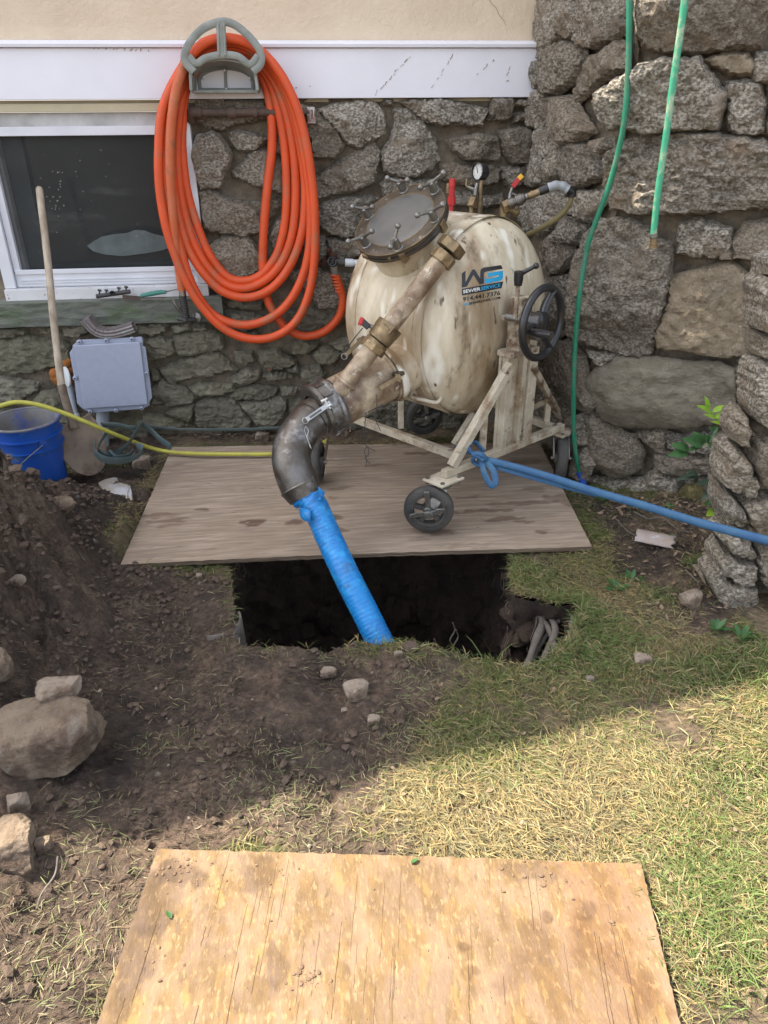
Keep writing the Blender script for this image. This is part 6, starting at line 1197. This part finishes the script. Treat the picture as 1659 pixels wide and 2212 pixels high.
# upright tufts at the rim of the pit and against the bucket
PP = []; EE = []; LL = []
for x, y, s_, n_, l0, l1 in ((1068, 1425, .02, 34, .06, .15), (1110, 1225, .05, 420, .02, .05), (1150, 1245, .06, 500, .02, .05), (1190, 1310, .06, 600, .025, .065), (1240, 1320, .05, 500, .025, .07), (1270, 1345, .05, 500, .025, .07), (1330, 1380, .07, 700, .025, .07), (1300, 1440, .08, 600, .02, .06), (1190, 1430, .04, 300, .02, .06), (1240, 1405, .04, 260, .02, .07), (1500, 1460, .08, 500, .025, .08), (1600, 1440, .08, 500, .03, .09), (1500, 1235, .03, 260, .02, .05), (60, 985, .03, 150, .03, .09), (150, 1012, .03, 160, .02, .06), (1420, 1290, .05, 260, .02, .06), (1520, 1900, .1, 900, .03, .07), (1560, 2050, .1, 900, .03, .08), (1640, 1700, .1, 600, .02, .06), (1290, 1070, .03, 150, .03, .07), (255, 1010, .03, 140, .02, .05)):
    c = gp(x, y); PP.append(np.column_stack([rng.normal(c.x, s_, n_), rng.normal(c.y, s_*.7, n_)])); EE.append(rng.uniform(.5, 1.35, n_)); LL.append(rng.uniform(l0, l1, n_))
PP = np.concatenate(PP); EE = np.concatenate(EE); LL = np.concatenate(LL); k = notin(PP[:, 0], PP[:, 1]) & ~inpoly(PP[:, 0], PP[:, 1], NBW); PP = PP[k]; EE = EE[k]; LL = LL[k]; n = len(PP)
cc = np.where(rng.random((n, 1)) < .8, np.array([.12, .17, .05])*(.6+.6*rng.random((n, 1))), np.array([.34, .28, .15])*(.5+.6*rng.random((n, 1))))
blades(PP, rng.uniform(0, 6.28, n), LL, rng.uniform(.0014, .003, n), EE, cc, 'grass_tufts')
# dry leaves and twigs at the foot of the walls
mb = MB()
def leafq(mb, c, L_, wd, az, el, curl=.3):
    d = Vector((math.cos(az)*math.cos(el), math.sin(az)*math.cos(el), math.sin(el))); s = Vector((-math.sin(az), math.cos(az), random.uniform(-.3, .3))).normalized(); n_ = d.cross(s); pr_ = [(0, 0), (.25, .8), (.55, 1), (.8, .6), (1, 0)]; vs = []
    for t, w__ in pr_: vs += [c+d*L_*t-s*wd*w__*.5+n_*curl*wd*w__*.5, c+d*L_*t-n_*0, c+d*L_*t+s*wd*w__*.5+n_*curl*wd*w__*.5]
    mb.add(vs, [q for i in range(4) for q in ((i*3, i*3+1, i*3+4, i*3+3), (i*3+1, i*3+2, i*3+5, i*3+4))])
for i in range(520):
    if i < 280: x, y = random.uniform(380, 760), random.gauss(938, 6)
    elif i < 420: x, y = random.uniform(1260, 1560), random.uniform(1075, 1130)
    else: x, y = random.uniform(1330, 1580), random.uniform(1130, 1380)
    c = gp(x, y); c.z = hz(c)+random.uniform(.002, .012); leafq(mb, c, random.uniform(.012, .035), random.uniform(.006, .016), random.uniform(0, 6.28), random.uniform(-.1, .5))
for i in range(60):
    x, y = random.uniform(850, 1650), random.uniform(1480, 2200); c = gp(x, y); c.z = hz(c)+.012
    if notin(np.array([c.x]), np.array([c.y]))[0]: leafq(mb, c, random.uniform(.01, .024), random.uniform(.008, .016), random.uniform(0, 6.28), random.uniform(-.1, .3))
tag(mb.build('dry_leaves', 'dead', None, fix=False), kind='stuff')
mb = MB()
for L_ in ([(1370, 1105), (1400, 1120), (1430, 1118), (1460, 1140), (1490, 1150)], [(1330, 1120), (1360, 1150), (1400, 1165)], [(1480, 1230), (1510, 1260)], [(125, 1850), (118, 1890), (90, 1930), (80, 1960)], [(520, 1925+200), (560, 1990+60), (600, 1995)]):
    mb.tube([gp(x, y, hz(gp(x, y))+.02) for x, y in L_], .0022, 6)
tag(mb.build('twigs', 'root', None), kind='stuff')
tag((lambda m_: (leafq(m_, pw('d', 1035, 590, .05), .035, .03, .3, .9, .1), m_.build('ivy_leaf', 'redleaf', None, fix=False))[1])(MB()), 'small rusty red leaf stuck on the stone wall above the steel elbow', 'leaf')
tag((lambda m_: (leafq(m_, pw('a', 320, 1290, .07), .02, .016, .3, .9, .1), m_.build('dry_leaf', 'dead', None, fix=False))[1])(MB()), 'small dry tan leaf caught on the stone inside the orange hose loop', 'leaf')
for (u, v, az, lb) in ((.53, .045, .5, 'small green leaf near the top edge of the yellow plywood'), (.075, .33, 2.2, 'small green leaf near the left edge of the yellow plywood')):
    mb = MB(); leafq(mb, Vector(SP2(u, v))+Vector((0, 0, .004)), .022, .012, az, .1); tag(mb.build('fallen_leaf', 'leaf', None, fix=False), lb, 'leaf')
# ------------------------------------------------------------------ sapling and weeds
def leaf3(name, k, base, tip, wf, m, par, t0, t1, droop=.0):
    a = zat(k, *base, t0); b = zat(k, *tip, t1); d = b-a; L_ = d.length; d.normalize(); view = (Vector(O)-a).normalized(); s = d.cross(view+Vector((random.uniform(-.4, .4), random.uniform(-.4, .4), .5))).normalized(); n_ = s.cross(d); vs = []; N1_ = 8
    for i in range(N1_+1):
        t = i/N1_; w__ = 1.25*wf*L_*math.sin(PI*t**.8)**.8*(1-.3*t); p = a+d*L_*t+n_*(.08*L_*math.sin(PI*t)); er = 1+.12*((i % 2)*2-1)*(wf > .42)
        vs += [p-s*w__*.5*er+n_*w__*.14, p, p+s*w__*.5*er+n_*w__*.14]
    mb = MB(); mb.add(vs, [q for i in range(N1_) for q in ((i*3, i*3+1, i*3+4, i*3+3), (i*3+1, i*3+2, i*3+5, i*3+4))]); return mb.build(name, m, par, fix=False)
pl_ = thing('sapling', gp(1545, 1125), 'leafy sapling with bright lime top leaves growing between the pier and the boulder wall', 'sapling')
TT = 2.70
mb = MB()
for L_ in ([('g', 1300, 2212), ('g', 1240, 2090), ('g', 1120, 1960)], [('g', 1215, 1940), ('g', 1130, 1830), ('g', 1040, 1720), ('g', 985, 1640), ('g', 975, 1570)], [('g', 1160, 1850), ('g', 1240, 1800), ('g', 1300, 1740), ('g', 1400, 1690)], [('g', 1280, 2060), ('g', 1150, 2055), ('g', 960, 2080), ('g', 800, 2140), ('g', 700, 2180)]):
    mb.tube([zat(k, x, y, TT) for k, x, y in L_], .0018, 6)
mb.tube([zat('g', 1215, 1940, TT), zat('g', 1280, 2060, TT), zat('h', 1100, 200, TT), zat('h', 1080, 500, TT), zat('h', 1090, 800, 2.8), zat('h', 1080, 980, 2.85)], .003, 8); mb.build('stem', 'leaf_lit', pl_)
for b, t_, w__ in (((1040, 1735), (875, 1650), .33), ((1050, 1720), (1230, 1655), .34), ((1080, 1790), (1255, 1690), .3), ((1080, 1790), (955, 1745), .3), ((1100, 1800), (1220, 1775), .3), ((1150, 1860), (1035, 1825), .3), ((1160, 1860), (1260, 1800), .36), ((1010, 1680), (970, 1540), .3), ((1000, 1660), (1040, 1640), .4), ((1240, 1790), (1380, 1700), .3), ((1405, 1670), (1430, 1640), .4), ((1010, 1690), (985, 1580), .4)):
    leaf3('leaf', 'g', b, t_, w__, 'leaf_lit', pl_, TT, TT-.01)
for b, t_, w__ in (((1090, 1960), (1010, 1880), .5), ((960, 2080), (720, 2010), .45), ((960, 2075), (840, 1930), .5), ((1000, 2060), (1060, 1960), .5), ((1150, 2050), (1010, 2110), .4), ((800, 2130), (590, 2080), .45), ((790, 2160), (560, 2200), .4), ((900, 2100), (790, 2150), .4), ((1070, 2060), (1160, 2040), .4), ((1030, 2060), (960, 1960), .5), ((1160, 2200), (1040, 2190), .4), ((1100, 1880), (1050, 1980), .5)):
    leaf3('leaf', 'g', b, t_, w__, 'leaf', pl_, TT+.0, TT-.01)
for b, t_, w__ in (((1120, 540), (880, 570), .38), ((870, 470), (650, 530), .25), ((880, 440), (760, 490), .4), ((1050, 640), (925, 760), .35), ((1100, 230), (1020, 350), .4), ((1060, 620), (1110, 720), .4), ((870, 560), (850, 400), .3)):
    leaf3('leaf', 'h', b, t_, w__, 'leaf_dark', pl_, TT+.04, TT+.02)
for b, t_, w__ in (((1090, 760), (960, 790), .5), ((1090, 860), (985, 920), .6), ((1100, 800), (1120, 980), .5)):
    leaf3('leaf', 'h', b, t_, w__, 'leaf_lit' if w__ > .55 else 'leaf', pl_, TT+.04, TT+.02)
def weed(x, y, n, r, label, m='leaf'):
    c = gp(x, y); c.z = hz(c); t = thing('weed', c, label, 'weed', 'weeds along the foot of the walls')
    for i in range(n):
        a = i*2.4+random.uniform(-.3, .3); mb = MB(); leafq(mb, c+Vector((0, 0, .005)), r*random.uniform(.6, 1.1), r*.35, a, random.uniform(.15, .7), .2); mb.build('leaf', m, t, fix=False)
for x, y, n, r, lb in ((1330, 1278, 9, .06, 'low leafy weed in the grass left of the boulder wall'), (1365, 1252, 8, .05, 'small dandelion weed nearest the foot of the boulder wall'), (1545, 1372, 9, .05, 'light green clover weed under the boulder wall foot'), (1600, 1390, 9, .055, 'leafy green weed at the right edge under the last boulder'), (1440, 1040+75, 7, .04, 'small green weed on bare soil behind the clay pipe shard'), (1440, 1180, 8, .035, 'bright green seedling just right of the clay pipe shard'), (1300, 1088, 7, .04, 'small weed beside the end of the dark green hose'), (720, 938, 7, .035, 'pale weed behind the back edge of the grey plywood')):
    weed(x, y, n, r, lb)
# moss clump
c = gp(1492, 1088); c.z = hz(c); mb = MB()
for i in range(420):
    v = Vector((random.gauss(0, 1), random.gauss(0, 1), abs(random.gauss(0, 1)))).normalized(); p = c+Vector((v.x*.05, v.y*.04, .02+v.z*.045)); mb.tube([p*1, p+v*.012+Vector((0, 0, -.006))], .0011, 4, sub=0)
mb.ball(c+Vector((0, 0, .02)), .048, 14, (1, .8, .9)); G['moss'] = mat('dry_moss', (.15, .12, .05), (.1, .09, .035), 30, .95); tag(mb.build('moss_clump', 'moss', None, fix=False), 'round brown moss clump at the foot of the granite pier by the sapling', 'moss clump')

# cracks and peeling marks on the trim board and the stucco
mb = MB()
for (x0_, y0_, x1_, y1_, n_) in ((812, 204, 886, 120, 16), (930, 192, 985, 112, 9), (1094, 172, 1102, 140, 3), (1030, 160, 1080, 120, 5), (640, 190, 690, 185, 2), (200, 106, 330, 112, 10)):
    for i in range(n_):
        t = (i+random.uniform(-.4, .4))/n_; x = x0_+(x1_-x0_)*t+random.uniform(-2, 2); y = y0_+(y1_-y0_)*t; p = onp(x, y, (0, W-.0215, 0), (0, -1, 0)); a = random.uniform(.3, 1.3); L_ = random.uniform(.004, .016)
        mb.bar(p, p+Vector((math.cos(a)*L_, 0, math.sin(a)*L_)), random.uniform(.0014, .004), .001, (0, -1, 0))
G['peelmark'] = mat('bare_wood_chip', (.30, .21, .16), None, 5, .9); mb.build('peeling_marks', 'peelmark', house, fix=False, kind='stuff')
mb = MB(); mb.tube([onp(x, y, (0, W+.0195, 0), (0, -1, 0)) for x, y in ((1056, -5), (1062, 8), (1072, 18), (1078, 32), (1088, 44), (1092, 55))], .0011, 5, sub=3); mb.build('wall_crack', 'peelmark', house)
